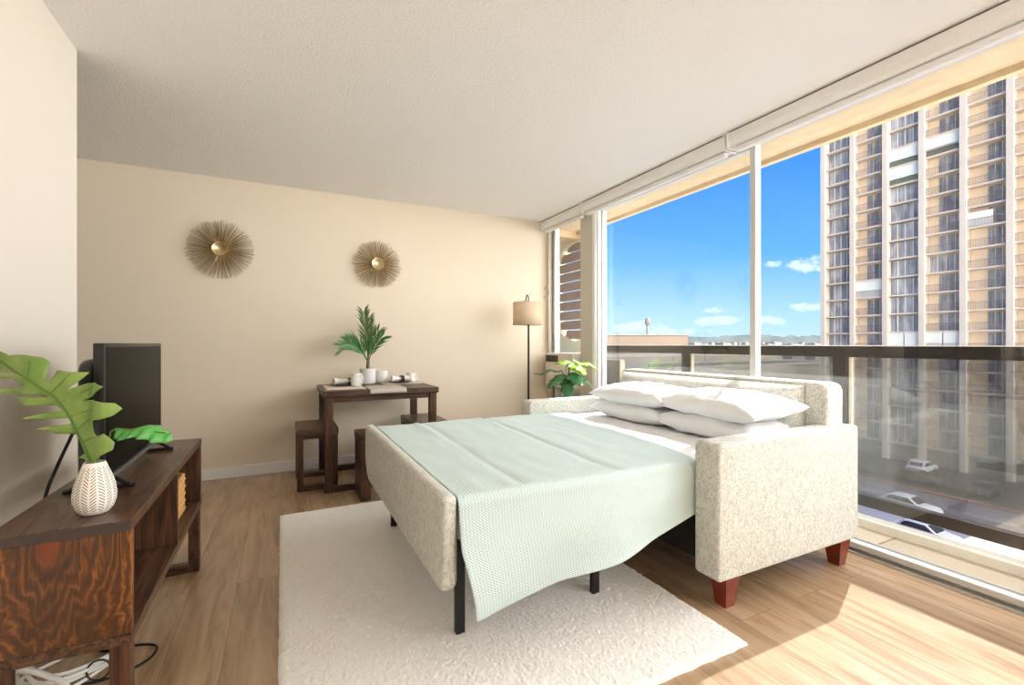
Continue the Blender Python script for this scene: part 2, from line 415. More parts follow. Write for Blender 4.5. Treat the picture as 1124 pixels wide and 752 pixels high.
# narrow sidelight beside the back wall
r = thing('window_4', (2.70, 4.1, 0), kind='structure')
bm = bm_new()
box(bm, 2.69, 2.74, 4.32, 4.36, .0, 2.40, bev=.003); box(bm, 2.69, 2.74, 3.80, 3.83, .0, 2.40, bev=.003)
box(bm, 2.69, 2.74, 3.83, 4.32, 2.37, 2.40); box(bm, 2.68, 2.75, 3.83, 4.32, .60, .64); box(bm, 2.69, 2.74, 3.83, 4.32, 0, .10)
obj('window_frame', bm, 'aluminium_frame', r)
obj('frame_strip', bx(2.675, 2.69, 4.325, 4.345, 0, 2.40), 'aluminium_dark', r)
obj('glass_pane', bx(2.712, 2.718, 3.83, 4.32, 1.0, 2.375), 'window_glass', r)
obj('lower_pane', bx(2.712, 2.718, 3.83, 4.32, .09, .61), 'rail_glass', r)
bm = bm_new(); box(bm, 2.64, 2.69, 4.36, YB, 0, 2.40)
struct('trim_5', bm, 'wall_paint')
# balcony shell
struct('balcony_floor', bx(2.90, 3.14, Y0-4, 7, -.15, -.005), 'balcony_tile', origin=(2.9, .16, 0))
struct('balcony_curb', bx(3.115, 3.205, Y0-4, 7, -.2, .045, bev=.004), 'concrete_white')
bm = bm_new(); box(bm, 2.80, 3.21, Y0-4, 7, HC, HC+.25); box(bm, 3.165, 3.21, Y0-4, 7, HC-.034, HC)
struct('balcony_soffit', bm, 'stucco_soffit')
struct('building_slab', bx(-3.0, 2.80, Y0-4, 7, HC+.2, HC+.3), 'concrete_white')
struct('building_base', bx(-3.0, 2.90, Y0-.1, YB+.2, -.4, -.13), 'concrete_white')
# neighbouring facade screen with rounded louvred opening
def stadium(cy, z0, z1, R, seg=24):
    out = []
    for k in range(seg+1):
        a = k/seg*PI; out.append((cy+R*math.cos(a), z1-R+R*math.sin(a)))
    for k in range(seg+1):
        a = PI+k/seg*PI; out.append((cy+R*math.cos(a), z0+R+R*math.sin(a)))
    return out
r = thing('facade_screen', (3.28, 5.2, -.2), 'cream stucco facade screen with rounded opening and brown slats beyond the narrow window', 'facade screen')
CYS, CZS, RS, ZA, ZB, YA_, YB_ = 4.74, 1.7375, .44, 1.13, 2.345, 4.27, 6.2
def on_hole(a):
    c, sn = math.cos(a), math.sin(a); lo, hi = 0, 3
    for _ in range(40):
        m = (lo+hi)/2; y, z = m*c, m*sn; zz = max(0, abs(z)-(.6075-RS))
        if math.hypot(y, zz) < RS: lo = m
        else: hi = m
    return (CYS+lo*c, CZS+lo*sn)
def on_rect(a):
    c, sn = math.cos(a), math.sin(a); ts = []
    if c > 1e-9: ts.append((YB_-CYS)/c)
    if c < -1e-9: ts.append((YA_-CYS)/c)
    if sn > 1e-9: ts.append((2.44-CZS)/sn)
    if sn < -1e-9: ts.append((-.2-CZS)/sn)
    m = min(ts); return (CYS+m*c, CZS+m*sn)
angs = sorted([k*2*PI/72 for k in range(72)]+[math.atan2(z-CZS, y-CYS) % (2*PI) for y in (YA_, YB_) for z in (-.2, 2.44)])
bm = bm_new(); rings = []
for xx, fn in ((3.22, on_hole), (3.22, on_rect), (3.34, on_rect), (3.34, on_hole)):
    rings.append([bm.verts.new((xx,)+fn(a)) for a in angs])
for q in range(4):
    P, Q = rings[q], rings[(q+1) % 4]
    for i in range(len(angs)): bm.faces.new((P[i], P[(i+1) % len(P)], Q[(i+1) % len(Q)], Q[i]))
obj('screen_wall', bm, 'stucco_cream', r)
obj('low_wall', bx(3.295, 3.36, 3.96, 4.27, -.2, .92), 'stucco_cream', r)
for k in range(10):
    z = 1.155+k*.122
    dz0 = max(0, (ZA+RS)-(z+.04)); dz1 = max(0, (z+.05)-(ZB-RS))
    hw = math.sqrt(max(.01, RS**2-max(dz0, dz1)**2))+.01
    bm = bm_new(); box(bm, 3.265, 3.285, CYS-hw, CYS+hw, z, z+.108)
    obj('slat', bm, 'slat_brown', r)
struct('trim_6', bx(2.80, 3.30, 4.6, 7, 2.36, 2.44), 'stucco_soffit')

# railing
r = thing('balcony_railing', (XR, 1.0, .045), 'dark bronze balcony railing with tinted glass panels outside the window', 'railing')
obj('top_rail', bx(XR-.03, XR+.035, Y0-3, 4.25, 1.008, 1.078, bev=.008), 'bronze_rail', r)
obj('rail_highlight', bx(XR-.034, XR+.039, Y0-3, 4.25, 1.078, 1.084), 'concrete_white', r)  # white strip paints the highlight along the top of the rail
obj('bottom_rail', bx(XR-.025, XR+.025, Y0-3, 4.25, .085, .155, bev=.006), 'bronze_rail', r)
ys = [4.205, 2.985, 1.715, .44, -.83, -2.1]
for y in ys: obj('post', bx(XR-.03, XR+.03, y-.043, y+.043, -.19, 1.02, bev=.004), 'bronze_rail', r)
for a, b in zip(ys, ys[1:]):
    obj('glass_panel', bx(XR-.004, XR+.004, b+.045, a-.045, .15, 1.015), 'rail_glass', r)
    obj('glazing_bead', bx(XR-.012, XR+.012, a-.062, a-.045, .15, 1.015), 'stucco_cream', r)

# roller blinds in white cassettes along the ceiling
def blind(ya, yb, x0, label):
    r = thing('roller_blind', (x0+.05, (ya+yb)/2, 2.31), label, 'window blind', 'white roller blinds along the window ceiling')
    prof = [(x0, 2.428), (x0, 2.385), (x0+.012, 2.362), (x0+.03, 2.350), (x0+.115, 2.345), (x0+.115, 2.428)]
    obj('cassette', prism(bm_new(), prof, ya, 'y', yb-ya), 'blind_white', r)
    obj('shadow_gap_strip', bx(x0+.010, x0+.115, ya+.01, yb-.01, 2.428, 2.44), 'blind_shadow_gap', r)  # grey strip painted as the shade between cassette and ceiling
    bm = bm_new(); box(bm, x0+.035, x0+.075, ya+.02, yb-.02, 2.312, 2.345, bev=.008); obj('hem_bar', bm, 'blind_white', r)
    for y in (ya-.004, yb+.004): obj('end_bracket', bx(x0-.004, x0+.115, y-.008, y+.008, 2.335, 2.436, bev=.003), 'blind_white', r)
    return r
blind(2.045, 3.62, 2.545, 'white roller blind cassette over the middle pane showing sky and low rooftops')
blind(-.4, 2.005, 2.535, 'white roller blind cassette over the right pane showing the apartment tower')
b = blind(3.66, 4.385, 2.55, 'short white roller blind cassette over the narrow window by the back wall')
r = thing('blind_chain', (2.645, 4.33, .75), 'thin bead chain with clear ring hanging beside the narrow window', 'blind chain')
bm = bm_new(); tube(bm, [(2.645, 4.345, 2.31), (2.645, 4.345, 1.05)], .004, 6); tube(bm, [(2.625, 4.345, 2.31), (2.625, 4.345, 1.05)], .004, 6)
obj('chain', bm, 'aluminium_frame', r)
bm = bm_new(); tube(bm, [(2.60, 4.35+.055*math.cos(a), 1.66+.07*math.sin(a)) for a in [k*PI/12 for k in range(24)]], .006, 6, closed=True)
obj('ring', bm, 'clear_plastic', r)

# added globe lamp, unseen behind the viewpoint, to brighten the room
r = thing('added_fill_lamp', (1.8, -1.4, HC), 'added white globe lamp, out of view, filling the room with light', 'lamp')
bm = bm_new(); lathe(bm, [(.06, 0), (.06, -.02), (.012, -.03)], (1.8, -1.4, HC), 32); obj('canopy', bm, 'white_trim', r, smooth=40)
bm = bm_new(); tube(bm, [(1.8, -1.4, HC-.02), (1.8, -1.4, 2.16)], .006, 8); obj('stem', bm, 'white_trim', r)
t = mat('fill_lamp_glow'); e = t.n('ShaderNodeEmission'); e.inputs[0].default_value = (1, .95, .88, 1); e.inputs[1].default_value = 29; t.l(e.outputs[0], t.out.inputs[0])
bm = bm_new(); bmesh.ops.create_uvsphere(bm, u_segments=32, v_segments=20, radius=.17, matrix=Matrix.Translation((1.8, -1.4, 2.02))); obj('globe', bm, 'fill_lamp_glow', r, smooth=60)

# ================================================================== SOFA BED
SY0, SY1 = 1.27, 2.955
r = sofa = thing('sofa_bed', (1.6, 2.11, 0), 'pale sage patterned sofa bed pulled open in front of the window', 'sofa bed')
def arm(y0, y1):
    # profile in x,z: front face slightly raked, top corners rounded
    prof = rrect(1.555, 2.55, .135, .69, (.02, .02, .015, .03))
    bm = bm_new(); prism(bm, prof, y0, 'y', y1-y0); bevel_sharp(bm, .014, 3)
    return bm
obj('armrest', arm(SY0, SY0+.125), 'sofa_fabric', r, smooth=40)
obj('armrest', arm(SY1-.125, SY1), 'sofa_fabric', r, smooth=40)
prof = [(1.34, .14), (2.885, .14), (2.885, .86), (2.87, .888), (2.84, .897), (1.385, .897), (1.352, .888), (1.34, .86)]
bm = bm_new(); prism(bm, prof, 2.40, 'x', .145); bevel_sharp(bm, .015, 3)
for v in bm.verts: v.co.x += (v.co.z-.14)*.01
obj('back_frame', bm, 'sofa_fabric', r, smooth=40)
def cushion(u, v):
    a, b = u*2-1, v*2-1
    y = 2.135+(.69)*a; th = .085*(1-abs(a)**8)**.5*(1-abs(b)**6)**.5 if abs(a) < 1 and abs(b) < 1 else 0
    z = .655+.222*b; x = 2.34+(b*.045)
    return (x-th-.02*0, y, z)
bm = grid(60, 24, cushion)
bk = grid(60, 24, lambda u, v: (2.40, cushion(u, v)[1], cushion(u, v)[2]))
tmp = bpy.data.meshes.new('t'); bk.to_mesh(tmp); bk.free(); bm.from_mesh(tmp); bpy.data.meshes.remove(tmp)
bmesh.ops.remove_doubles(bm, verts=bm.verts, dist=.0005)
# close the rim between front and back sheets
bnd = [e for e in bm.edges if len(e.link_faces) == 1]
bmesh.ops.bridge_loops(bm, edges=bnd)
obj('back_cushion', bm, 'sofa_fabric', r, smooth=60)
obj('base', bx(1.66, 2.42, 1.395, 2.83, .135, .40), 'black_cloth', r)
for x in (1.665, 2.475):
    for y in (SY0+.062, SY1-.062):
        bm = bm_new(); v0 = [bm.verts.new((x+sx*.026, y+sy*.026, 0)) for sx, sy in ((-1, -1), (1, -1), (1, 1), (-1, 1))]
        v1 = [bm.verts.new((x+sx*.043, y+sy*.043, .14)) for sx, sy in ((-1, -1), (1, -1), (1, 1), (-1, 1))]
        bm.faces.new(v0); bm.faces.new(v1)
        for i in range(4): bm.faces.new((v0[i], v0[(i+1) % 4], v1[(i+1) % 4], v1[i]))
        bevel_sharp(bm, .004, 2); obj('sofa_leg', bm, 'mahogany', r)
# front panel of the opened seat
prof = rrect(1.405, 2.915, .285, .602, (.05, .15, .03, .025), 10)
bm = bm_new(); prism(bm, prof, .455, 'x', .055); bevel_sharp(bm, .02, 4)
obj('front_panel', bm, 'sofa_fabric', r, smooth=40)
bm = bm_new(); box(bm, .518, 2.28, 1.435, 2.82, .43, .57, bev=.03, seg=4)
obj('mattress', bm, 'mattress_ticking', r, smooth=40)
bm = bm_new()
for y in (1.60, 2.76): box(bm, .56, 2.2, y-.015, y+.015, .39, .425)
for x in (.594, 1.212, 1.7): box(bm, x-.015, x+.015, 1.60, 2.76, .39, .425)
obj('bed_frame', bm, 'black_metal', r)
for x in (.594, 1.212):
    for y in (1.625, 2.75):
        bm = bm_new(); box(bm, x-.017, x+.017, y-.012, y+.012, .012, .40); obj('bed_leg', bm, 'black_metal', r)

# sheet at the head of the bed
def sheet(u, v):
    x = 1.50+.78*u; y = 2.83-1.405*v
    z = .584+.004*noise.noise((x*6, y*6, 1))
    d = max(0, (1.47-y))/.05; d2 = max(0, y-2.78)/.05
    return (x, y, z-.02*d*d-.02*d2*d2)
tag(obj('fitted_sheet', grid(40, 60, sheet), 'white_cotton', smooth=80, thick=.006), 'white sheet showing between the pillows and the pale green blanket', 'sheet')

# blanket
HX = [(.55, .200), (.562, .202), (.678, .225), (.836, .258), (1.064, .281), (1.372, .322), (1.64, .395), (1.9, .46)]
def hem(x):
    for (a, p), (b, q) in zip(HX, HX[1:]):
        if x <= b: return p+(q-p)*max(0, (x-a))/(b-a)
    return HX[-1][1]
YN, YF = 1.405, 2.85
def blanket(u, v):
    kk = max(0, min(1, (.6-v)/.54)); xs = .5095; xe = 1.60+.25*kk; x = xs+(xe-xs)*u+.012*u*math.sin(v*17)
    ztop = .594
    if v < .06:
        k = 1-v/.06; y = YF+.02*math.sin(k*PI/2); z = ztop-.10*k
        return (x, y, z+.01*math.sin(x*9))
    if v < .60:
        k = (v-.06)/.54; y = YF+(YN+.03-YF)*k
        z = ztop+.005*noise.noise((x*4, y*4, 3))+.003*noise.noise((x*14, y*5, 7))
        for x0, s, ph in ((.745, .0065, .4), (1.165, .008, .7)):
            dx = x-x0-.015*math.sin(y*3)
            z += s*math.exp(-(dx/.022)**2)*(.5+.5*math.sin(y*2.2+ph))-.8*s*math.exp(-((dx-.035)/.02)**2)
        return (x, y, z)
    k = (v-.60)/.40
    zh = hem(x); R = .035
    arc = .12
    if k < arc:
        a = k/arc*PI/2; y = YN+.03-R*math.sin(a)-.0; z = ztop-R*(1-math.cos(a))
        return (x, y, z)
    q = (k-arc)/(1-arc)
    z = (ztop-R)+(zh-(ztop-R))*q
    y = YN-.005-.05*q*max(0, min(1, (1.62-x)/.5))
    fd = max(0, min(1, (1.62-x)/.25)); y += fd*(.026*q*math.sin(x*7.5+2.4*q+.6)+.022*math.sin(3.1*x+5*q)*q+.010*noise.noise((x*5, z*6, 2))*q)
    xx = x+.05*max(0, q-.35)/.65*(1-u)
    return (xx, y, z)
bm = grid(150, 150, blanket, uv=lambda u, v: (1.25*u, (.08*v/.06 if v < .06 else .08+(v-.06)/.54*1.33 if v < .6 else 1.41+(v-.6)/.4*.45)))
tag(obj('blanket', bm, 'sage_blanket', smooth=80, thick=.005, origin=(1.15, 2.1, .17)), 'pale green woven blanket spread over the sofa bed, one corner hanging over the near side', 'blanket')

# pillows
def pillow(cx, cy, cz, a, b, h, rz, tiltx, seed, label):
    bm = bm_new(); n = 36
    def P(u, v, s):
        x = a*u*(1-.09*(1-v*v)*u*u); y = b*v*(1-.07*(1-u*u)*v*v)
        t_ = max(0, (1-u**4))**.5*max(0, (1-v**4))**.5*(.82+.18*(1-u*u)*(1-v*v))
        z = s*h*t_*(1.0+.12*noise.noise((u*1.6+seed, v*1.6, s)))
        ed = max(abs(u), abs(v))
        z += s*.010*noise.noise((u*5+seed, v*5, s*3))*t_ + .012*noise.noise((u*3+seed, v*3, 9))*ed
        z += .010*abs(noise.noise((u*7+seed, v*4, s*5)))*t_*s-.012*max(0, noise.noise((u*2.5+seed, v*7, 2+s)))*t_*s
        return Vector((x, y, z))
    for s in (1, -1):
        V = [[bm.verts.new(P(i/n*2-1, j/n*2-1, s)) for j in range(n+1)] for i in range(n+1)]
        for i in range(n):
            for j in range(n): bm.faces.new((V[i][j], V[i+1][j], V[i+1][j+1], V[i][j+1]))
    bmesh.ops.remove_doubles(bm, verts=bm.verts, dist=.0002)
    bmesh.ops.transform(bm, verts=bm.verts, matrix=Matrix.Translation((cx, cy, cz)) @ Matrix.Rotation(rz, 4, 'Z') @ Matrix.Rotation(tiltx, 4, 'Y'))
    o = obj('pillow', bm, 'white_cotton', smooth=80); return tag(o, label, 'pillow', 'white pillows at the head of the sofa bed')
pillow(2.155, 2.36, .648, .19, .335, .066, .03, 0, 1, 'lower white pillow of the stack nearest the floor lamp')
pillow(2.16, 1.755, .650, .19, .325, .068, -.04, 0, 5, 'lower white pillow of the stack nearest the big sofa arm')
pillow(2.14, 2.34, .762, .19, .33, .066, .05, -.07, 11, 'upper white pillow of the stack nearest the floor lamp')
pillow(2.155, 1.725, .768, .195, .35, .072, -.08, -.07, 17, 'upper white pillow of the stack nearest the big sofa arm, its corner sticking out')

# ================================================================== RUG
def rugf(u, v):
    x = -.01+1.52*u; y = 1.11+2.14*v
    e = min(u*1.52, (1-u)*1.52, v*2.14, (1-v)*2.14)
    z = .006+.012*min(1, e/.02)**.5
    if e > .001: z += .0016*noise.noise((x*30, y*30, 0))+.0034*noise.noise((x*130, y*130, 4))+.002*noise.noise((x*60, y*60, 9))
    x += .004*noise.noise((x*20, y*20, 8)); y += .004*noise.noise((x*20, y*20, 5))
    return (x, y, max(.002, z))
bm = grid(400, 560, rugf)
bot = [e for e in bm.edges if len(e.link_faces) == 1]
ex = bmesh.ops.extrude_edge_only(bm, edges=bot)
for v in ex['geom']:
    if isinstance(v, bmesh.types.BMVert): v.co.z = .0005
tag(obj('rug', bm, 'cream_rug', smooth=80), 'cream shaggy rectangular rug under the open sofa bed', 'rug')

# ================================================================== TV CONSOLE
CX0, CX1, CY0, CY1, CZ = -.635, -.35, 1.52, 2.70, .631
r = thing('tv_console', ((CX0+CX1)/2, 2.11, 0), 'dark stained wooden media console with figured end panel by the left wall', 'console')
obj('top_board', bx(CX0, CX1, CY0, CY1, CZ-.028, CZ, bev=.003), 'walnut_y', r)
obj('end_edge', bx(CX0+.003, CX1-.003, CY0-.001, CY0+.004, CZ-.026, CZ-.002), 'walnut_edge', r)
bm = bx(CX0+.002, CX1-.001, CY0+.004, CY0+.03, .335, CZ-.028, bev=.002); obj('end_panel', bm, 'figured_pine', r)
obj('end_panel', bx(CX0+.002, CX1-.001, CY1-.03, CY1-.002, .335, CZ-.028, bev=.002), 'walnut_z', r)
obj('divider', bx(CX0+.01, CX1-.003, 2.125, 2.15, .335, CZ-.028), 'walnut_z', r)
obj('bottom_shelf', bx(CX0, CX1, CY0+.002, CY1-.002, .308, .335, bev=.002), 'walnut_y', r)
for y in (CY0+.006, CY1-.048):
    for x in (CX0+.004, CX1-.048): obj('leg', bx(x, x+.044, y, y+.042, 0, .308, bev=.003), 'walnut_z', r)
for y in (CY0+.006, CY1-.048): obj('foot_bar', bx(CX0+.048, CX1-.048, y, y+.042, 0, .04, bev=.003), 'walnut_x', r)
# basket in the far compartment
r = thing('basket', (-.49, 2.44, .335), 'woven tan basket in the far compartment of the console', 'basket')
bm = bm_new()
for k in range(10):
    z = .335+.009+k*.0165
    tube(bm, [(x, y, z) for x, y in rrect(-.605+.003*(k % 2), -.40-.003*(k % 2), 2.30, 2.575, (.02,)*4, 5)], .0085, 8, closed=True)
obj('woven_side', bm, 'wicker', r, smooth=60)
obj('basket_base', bx(-.60, -.41, 2.31, 2.565, .336, .345), 'wicker', r)
bm = bm_new(); box(bm, -.60, -.40, 1.60, 1.74, .336, .372, bev=.006)
tag(obj('media_player', bm, 'tv_black', smooth=40), 'small black box on the lower shelf behind the figured end panel', 'media box')

# television
r = thing('television', (-.5, 2.15, CZ), 'black flat screen television standing on the wooden console', 'television')
TX, TY0, TY1, TZ0, TZ1 = -.475, 1.785, 2.515, .672, 1.094
bm = bm_new(); box(bm, TX-.028, TX, TY0, TY1, TZ0, TZ1, bev=.004); obj('bezel', bm, 'tv_black', r, smooth=40)
obj('screen', bx(TX-.002, TX+.0008, TY0+.012, TY1-.012, TZ0+.02, TZ1-.012), 'tv_screen', r)
prof = rrect(TY0+.03, TY1-.03, TZ0+.012, TZ1-.05, (.02, .02, .04, .04), 5)
bm = bm_new(); prism(bm, prof, TX-.075, 'x', .05); bevel_sharp(bm, .02, 3); obj('rear_housing', bm, 'tv_black', r, smooth=40)
obj('lower_trim', bx(TX-.006, TX+.003, TY0+.002, TY1-.002, TZ0, TZ0+.012), 'grey_metal', r)
for y in (1.875, 2.455):
    bm = bm_new(); s = -1 if y < 2.1 else 1
    tube(bm, [(TX-.012, y, TZ0+.005), (TX+.045, y+.004*s, CZ+.007), (TX+.052, y+.004*s, CZ+.007)], .0065, 8)
    tube(bm, [(TX-.012, y, TZ0+.005), (TX-.115, y+.004*s, CZ+.007), (TX-.122, y+.004*s, CZ+.007)], .0065, 8)
    tube(bm, [(TX-.122, y, CZ+.0068), (TX+.052, y, CZ+.0068)], .0065, 8)
    obj('stand_foot', bm, 'tv_black', r, smooth=60)
bm2 = bm_new()
def smooth_path(pts, n=8):
    P = [Vector(p) for p in pts]; out = []
    for i in range(len(P)-1):
        a, b, c, d = P[max(i-1, 0)], P[i], P[i+1], P[min(i+2, len(P)-1)]
        for k in range(n):
            s = k/n; out.append(.5*((2*b)+(c-a)*s+(2*a-5*b+4*c-d)*s*s+(-a+3*b-3*c+d)*s**3))
    out.append(P[-1]); return out
tube(bm2, smooth_path([(-.556, 2.32, .84), (-.62, 2.33, .86), (-.68, 2.30, .81), (-.70, 2.245, .73), (-.705, 2.15, .65), (-.70, 2.06, .585), (-.72, 2.06, .42), (-.77, 2.16, .2), (-.79, 2.25, .008)]), .0055, 8)
tag(obj('power_cable', bm2, 'cable_black', smooth=60), 'black power cable dropping behind the console beside the left wall', 'cable')

# white cable coil
bm = bm_new(); pts = []
for k in range(5*28):
    a = k/28*2*PI; R = .128+.016*math.sin(k*.37)+.008*math.cos(k*.9)
    pts.append((-.625+R*math.cos(a)*1.0+.01*math.sin(k*.21), 2.03+R*math.sin(a)*.85, .008+.010*(k/28)+.004*math.sin(k*.5)))
tube(bm, pts, .0058, 7)
r = thing('cable_coil', (-.6, 2.03, 0), 'coiled white cable bundle on the floor under the console', 'cable')
obj('coil', bm, 'cable_white', r, smooth=60)
bm = bm_new(); tube(bm, [(-.53+.03*math.cos(a), 1.935, .035+.032*math.sin(a)) for a in [k*PI/8 for k in range(16)]], .003, 6, closed=True)
obj('tie', bm, 'cable_black', r, smooth=60)
bm = bm_new(); tube(bm, smooth_path([(-.82, 1.86, .17), (-.75, 1.80, .205), (-.686, 1.75, .218), (-.614, 1.70, .211), (-.562, 1.68, .187), (-.523, 1.66, .164), (-.48, 1.63, .10), (-.46, 1.61, .03), (-.45, 1.59, .009), (-.43, 1.45, .009)]), .0075, 8)
tag(obj('extension_cable', bm, 'cable_white', smooth=60), 'single thick white cable crossing in front of the coil under the console', 'cable')
bm = bm_new(); tube(bm, smooth_path([(-.70, 2.0, .006), (-.58, 1.93, .006), (-.48, 1.93, .006), (-.41, 1.98, .006), (-.40, 2.05, .006), (-.46, 2.09, .006), (-.56, 2.10, .006), (-.64, 2.2, .006)]), .004, 6)
tag(obj('thin_cable', bm, 'cable_black', smooth=60), 'thin black cable loop lying on the floor beside the white coil', 'cable')

# vase and monstera leaves
VX, VY = -.455, 1.632
r_prof = [(.030, 0), (.040, .002), (.052, .014), (.0605, .034), (.062, .052), (.058, .075), (.050, .098), (.040, .118), (.032, .132), (.0285, .139), (.026, .139), (.030, .125), (.030, .06)]
r_prof = [(q*.76 if q > .034 else q*.80, z) for q, z in r_prof]
bm = bm_new(); lathe(bm, r_prof, (VX, VY, CZ), 48, True, True)
tag(obj('vase', bm, 'chevron_ceramic', smooth=60, origin=(VX, VY, CZ)), 'small white vase with carved herringbone pattern on the wooden console', 'vase')
FW = Vector((.4473, .8944, 0)); RT = Vector((.8944, -.4473, 0)); UP = Vector((0, 0, 1))
LE = [(-70, 20), (0, 45), (60, 70), (75, 80), (130, 73), (200, 75), (270, 90), (298, 120), (294, 165), (290, 200), (284, 224), (300, 230), (312, 215), (325, 190), (335, 165), (400, 176), (485, 180), (462, 210), (440, 235), (405, 268), (386, 290), (410, 272), (480, 245), (560, 238), (615, 260), (585, 286), (540, 310), (500, 332), (462, 346), (520, 340), (580, 345), (655, 360), (685, 395), (650, 435), (600, 452), (560, 455), (535, 462), (538, 490), (560, 530), (590, 552), (620, 532), (645, 560), (665, 590), (660, 630), (600, 665), (570, 690), (556, 712),
      (520, 712), (500, 705), (480, 690), (445, 680), (490, 650), (482, 620), (460, 580), (440, 545), (420, 540), (330, 535), (290, 520), (245, 503), (320, 488), (400, 480), (412, 470), (396, 447), (380, 446), (280, 448), (185, 440), (280, 412), (355, 404), (362, 395), (340, 374), (320, 369), (200, 365), (150, 342), (110, 320), (200, 320), (290, 328), (300, 320), (255, 305), (180, 305), (100, 305), (0, 292), (-60, 282), (0, 270), (90, 268), (200, 263), (150, 232), (100, 210), (0, 216), (-70, 212), (0, 196), (70, 186), (140, 190), (110, 176), (60, 180), (0, 172), (-70, 140)]
RIB = [(530, 705), (470, 590), (400, 440), (330, 320), (270, 265), (205, 212), (120, 165), (0, 100), (-70, 70)]
S = 1.27/506/5.37                      # metres per traced unit at the leaf's distance
mouth = Vector((VX, VY, CZ+.135))
def rib_dist(px, py):
    best = 1e9
    for (a, b), (c, d) in zip(RIB, RIB[1:]):
        dx, dy = c-a, d-b; s = max(0, min(1, ((px-a)*dx+(py-b)*dy)/(dx*dx+dy*dy)))
        best = min(best, math.hypot(px-a-s*dx, py-b-s*dy))
    return best
def leaf_pt(px, py, lift=0):
    d = rib_dist(px, py)*S; along = (540-px)*S
    depth = -.06*along+.6*d*d+.10*d*math.sin(along*70)+.010*math.sin(along*30)-lift
    return mouth+RT*((px-556)*S)+UP*((708-py)*S)+FW*depth
r = thing('monstera_leaf', mouth, 'large split green leaf leaning left from the herringbone vase', 'leaf')
bm = bm_new(); vs = [bm.verts.new((x, y, 0)) for x, y in LE]
bmesh.ops.triangle_fill(bm, edges=[bm.edges.new((vs[i], vs[(i+1) % len(vs)])) for i in range(len(vs))], use_beauty=True)
for it in range(3):
    es = [e for e in bm.edges if e.calc_length() > 22]
    if es: bmesh.ops.subdivide_edges(bm, edges=es, cuts=1); bmesh.ops.triangulate(bm, faces=bm.faces)
for v in bm.verts: v.co = leaf_pt(v.co.x, v.co.y)
obj('leaf_blade', bm, 'monstera_green', r, smooth=80, thick=.0012)
bm = bm_new(); tube(bm, smooth_path([leaf_pt(x, y, .0015) for x, y in RIB], 4), .0028, 8)
for a, b in (((470, 590), (610, 540)), ((430, 520), (520, 450)), ((400, 440), (600, 375)), ((358, 352), (540, 262)), ((310, 300), (410, 185)), ((205, 212), (225, 110))):
    m = ((a[0]+b[0])/2+6, (a[1]+b[1])/2-8); tube(bm, smooth_path([leaf_pt(*a, .001), leaf_pt(*m, .001), leaf_pt(*b, .001)], 4), .0012, 6)
obj('leaf_rib', bm, 'monstera_rib', r, smooth=60)
bm = bm_new(); tube(bm, smooth_path([Vector((VX, VY, CZ+.02)), Vector((VX, VY, CZ+.09)), leaf_pt(532, 700, .001), leaf_pt(480, 610, .001)], 5), .0035, 8)
obj('leaf_stem', bm, 'monstera_rib', r, smooth=60)
# small leaf reaching right
r = thing('small_leaf', mouth, 'small bright green leaf reaching right in front of the television', 'leaf')
def sl(u, v):
    a = u; w = .040*math.sin(PI*min(1, a*1.02))**.6*(1+.25*math.sin(a*34)); b = v*2-1
    p = mouth+RT*(.030+.122*a)+UP*(.088-.022*a*a-.006*math.sin(a*9)-.012*b*b+.010*b)+FW*(.03+b*w+.05*a)
    return p
obj('leaf_blade', grid(40, 10, sl), 'bright_leaf', r, smooth=80, thick=.001)
bm = bm_new(); tube(bm, smooth_path([Vector((VX+.004, VY, CZ+.02)), Vector((VX+.004, VY, CZ+.13)), mouth+RT*.02+UP*.06+FW*.02, mouth+RT*.035+UP*.087+FW*.03, mouth+RT*.14+UP*.07+FW*.07], 6), .0018, 7)
obj('leaf_stem', bm, 'monstera_rib', r, smooth=60)

# ================================================================== WALL SUNBURSTS
def sunburst(cx, cz, R, label, seed):
    rnd = random.Random(seed)
    r = thing('sunburst', (cx, YB, cz), label, 'wall decoration', 'brass sunbursts on the back wall')
    def ray(bm, a, rr, y0, y1, rad):
        d = Vector((math.cos(a), 0, math.sin(a)))
        c = Vector((cx, YB, cz))
        tube(bm, [c+d*.028+Vector((0, -y0, 0)), c+d*rr+Vector((0, -y1, 0))], [rad*1.1, rad*.7], 5); return bm
    for k in range(100):
        a = 2*PI*(k+rnd.uniform(-.35, .35))/100
        obj('ray', ray(bm_new(), a, R*rnd.uniform(.90, 1.0), .03, rnd.uniform(.035, .06), .0021), 'brass', r)
    bm = bm_new()
    for k in range(90):
        a = 2*PI*(k+rnd.uniform(-.4, .4))/90
        ray(bm, a, R*rnd.uniform(.85, 1.0), .02, rnd.uniform(.012, .03), .002)
    tag(obj('ray', bm, 'brass_dark', r), kind='stuff')
    bm = bm_new(); tube(bm, [(cx, YB-.001, cz), (cx, YB-.048, cz)], .05, 28); obj('hub', bm, 'brass_dark', r, smooth=40)
    bm = bm_new()
    prof = [(.001, .052), (.02, .053), (.038, .060), (.052, .074), (.055, .074), (.050, .058), (.03, .046), (.001, .044)]
    seg = 32; rings = [[bm.verts.new((cx+q*math.cos(2*PI*k/seg), YB-d, cz+q*math.sin(2*PI*k/seg))) for k in range(seg)] for q, d in prof]
    for A_, B_ in zip(rings, rings[1:]):
        for k in range(seg): bm.faces.new((A_[k], A_[(k+1) % seg], B_[(k+1) % seg], B_[k]))
    obj('cup', bm, 'brass_cup', r, smooth=50)
sunburst(-.44, 1.853, .243, 'larger brass sunburst on the back wall, above the television', 3)
sunburst(.792, 1.828, .226, 'smaller brass sunburst on the back wall, above the potted palm', 9)

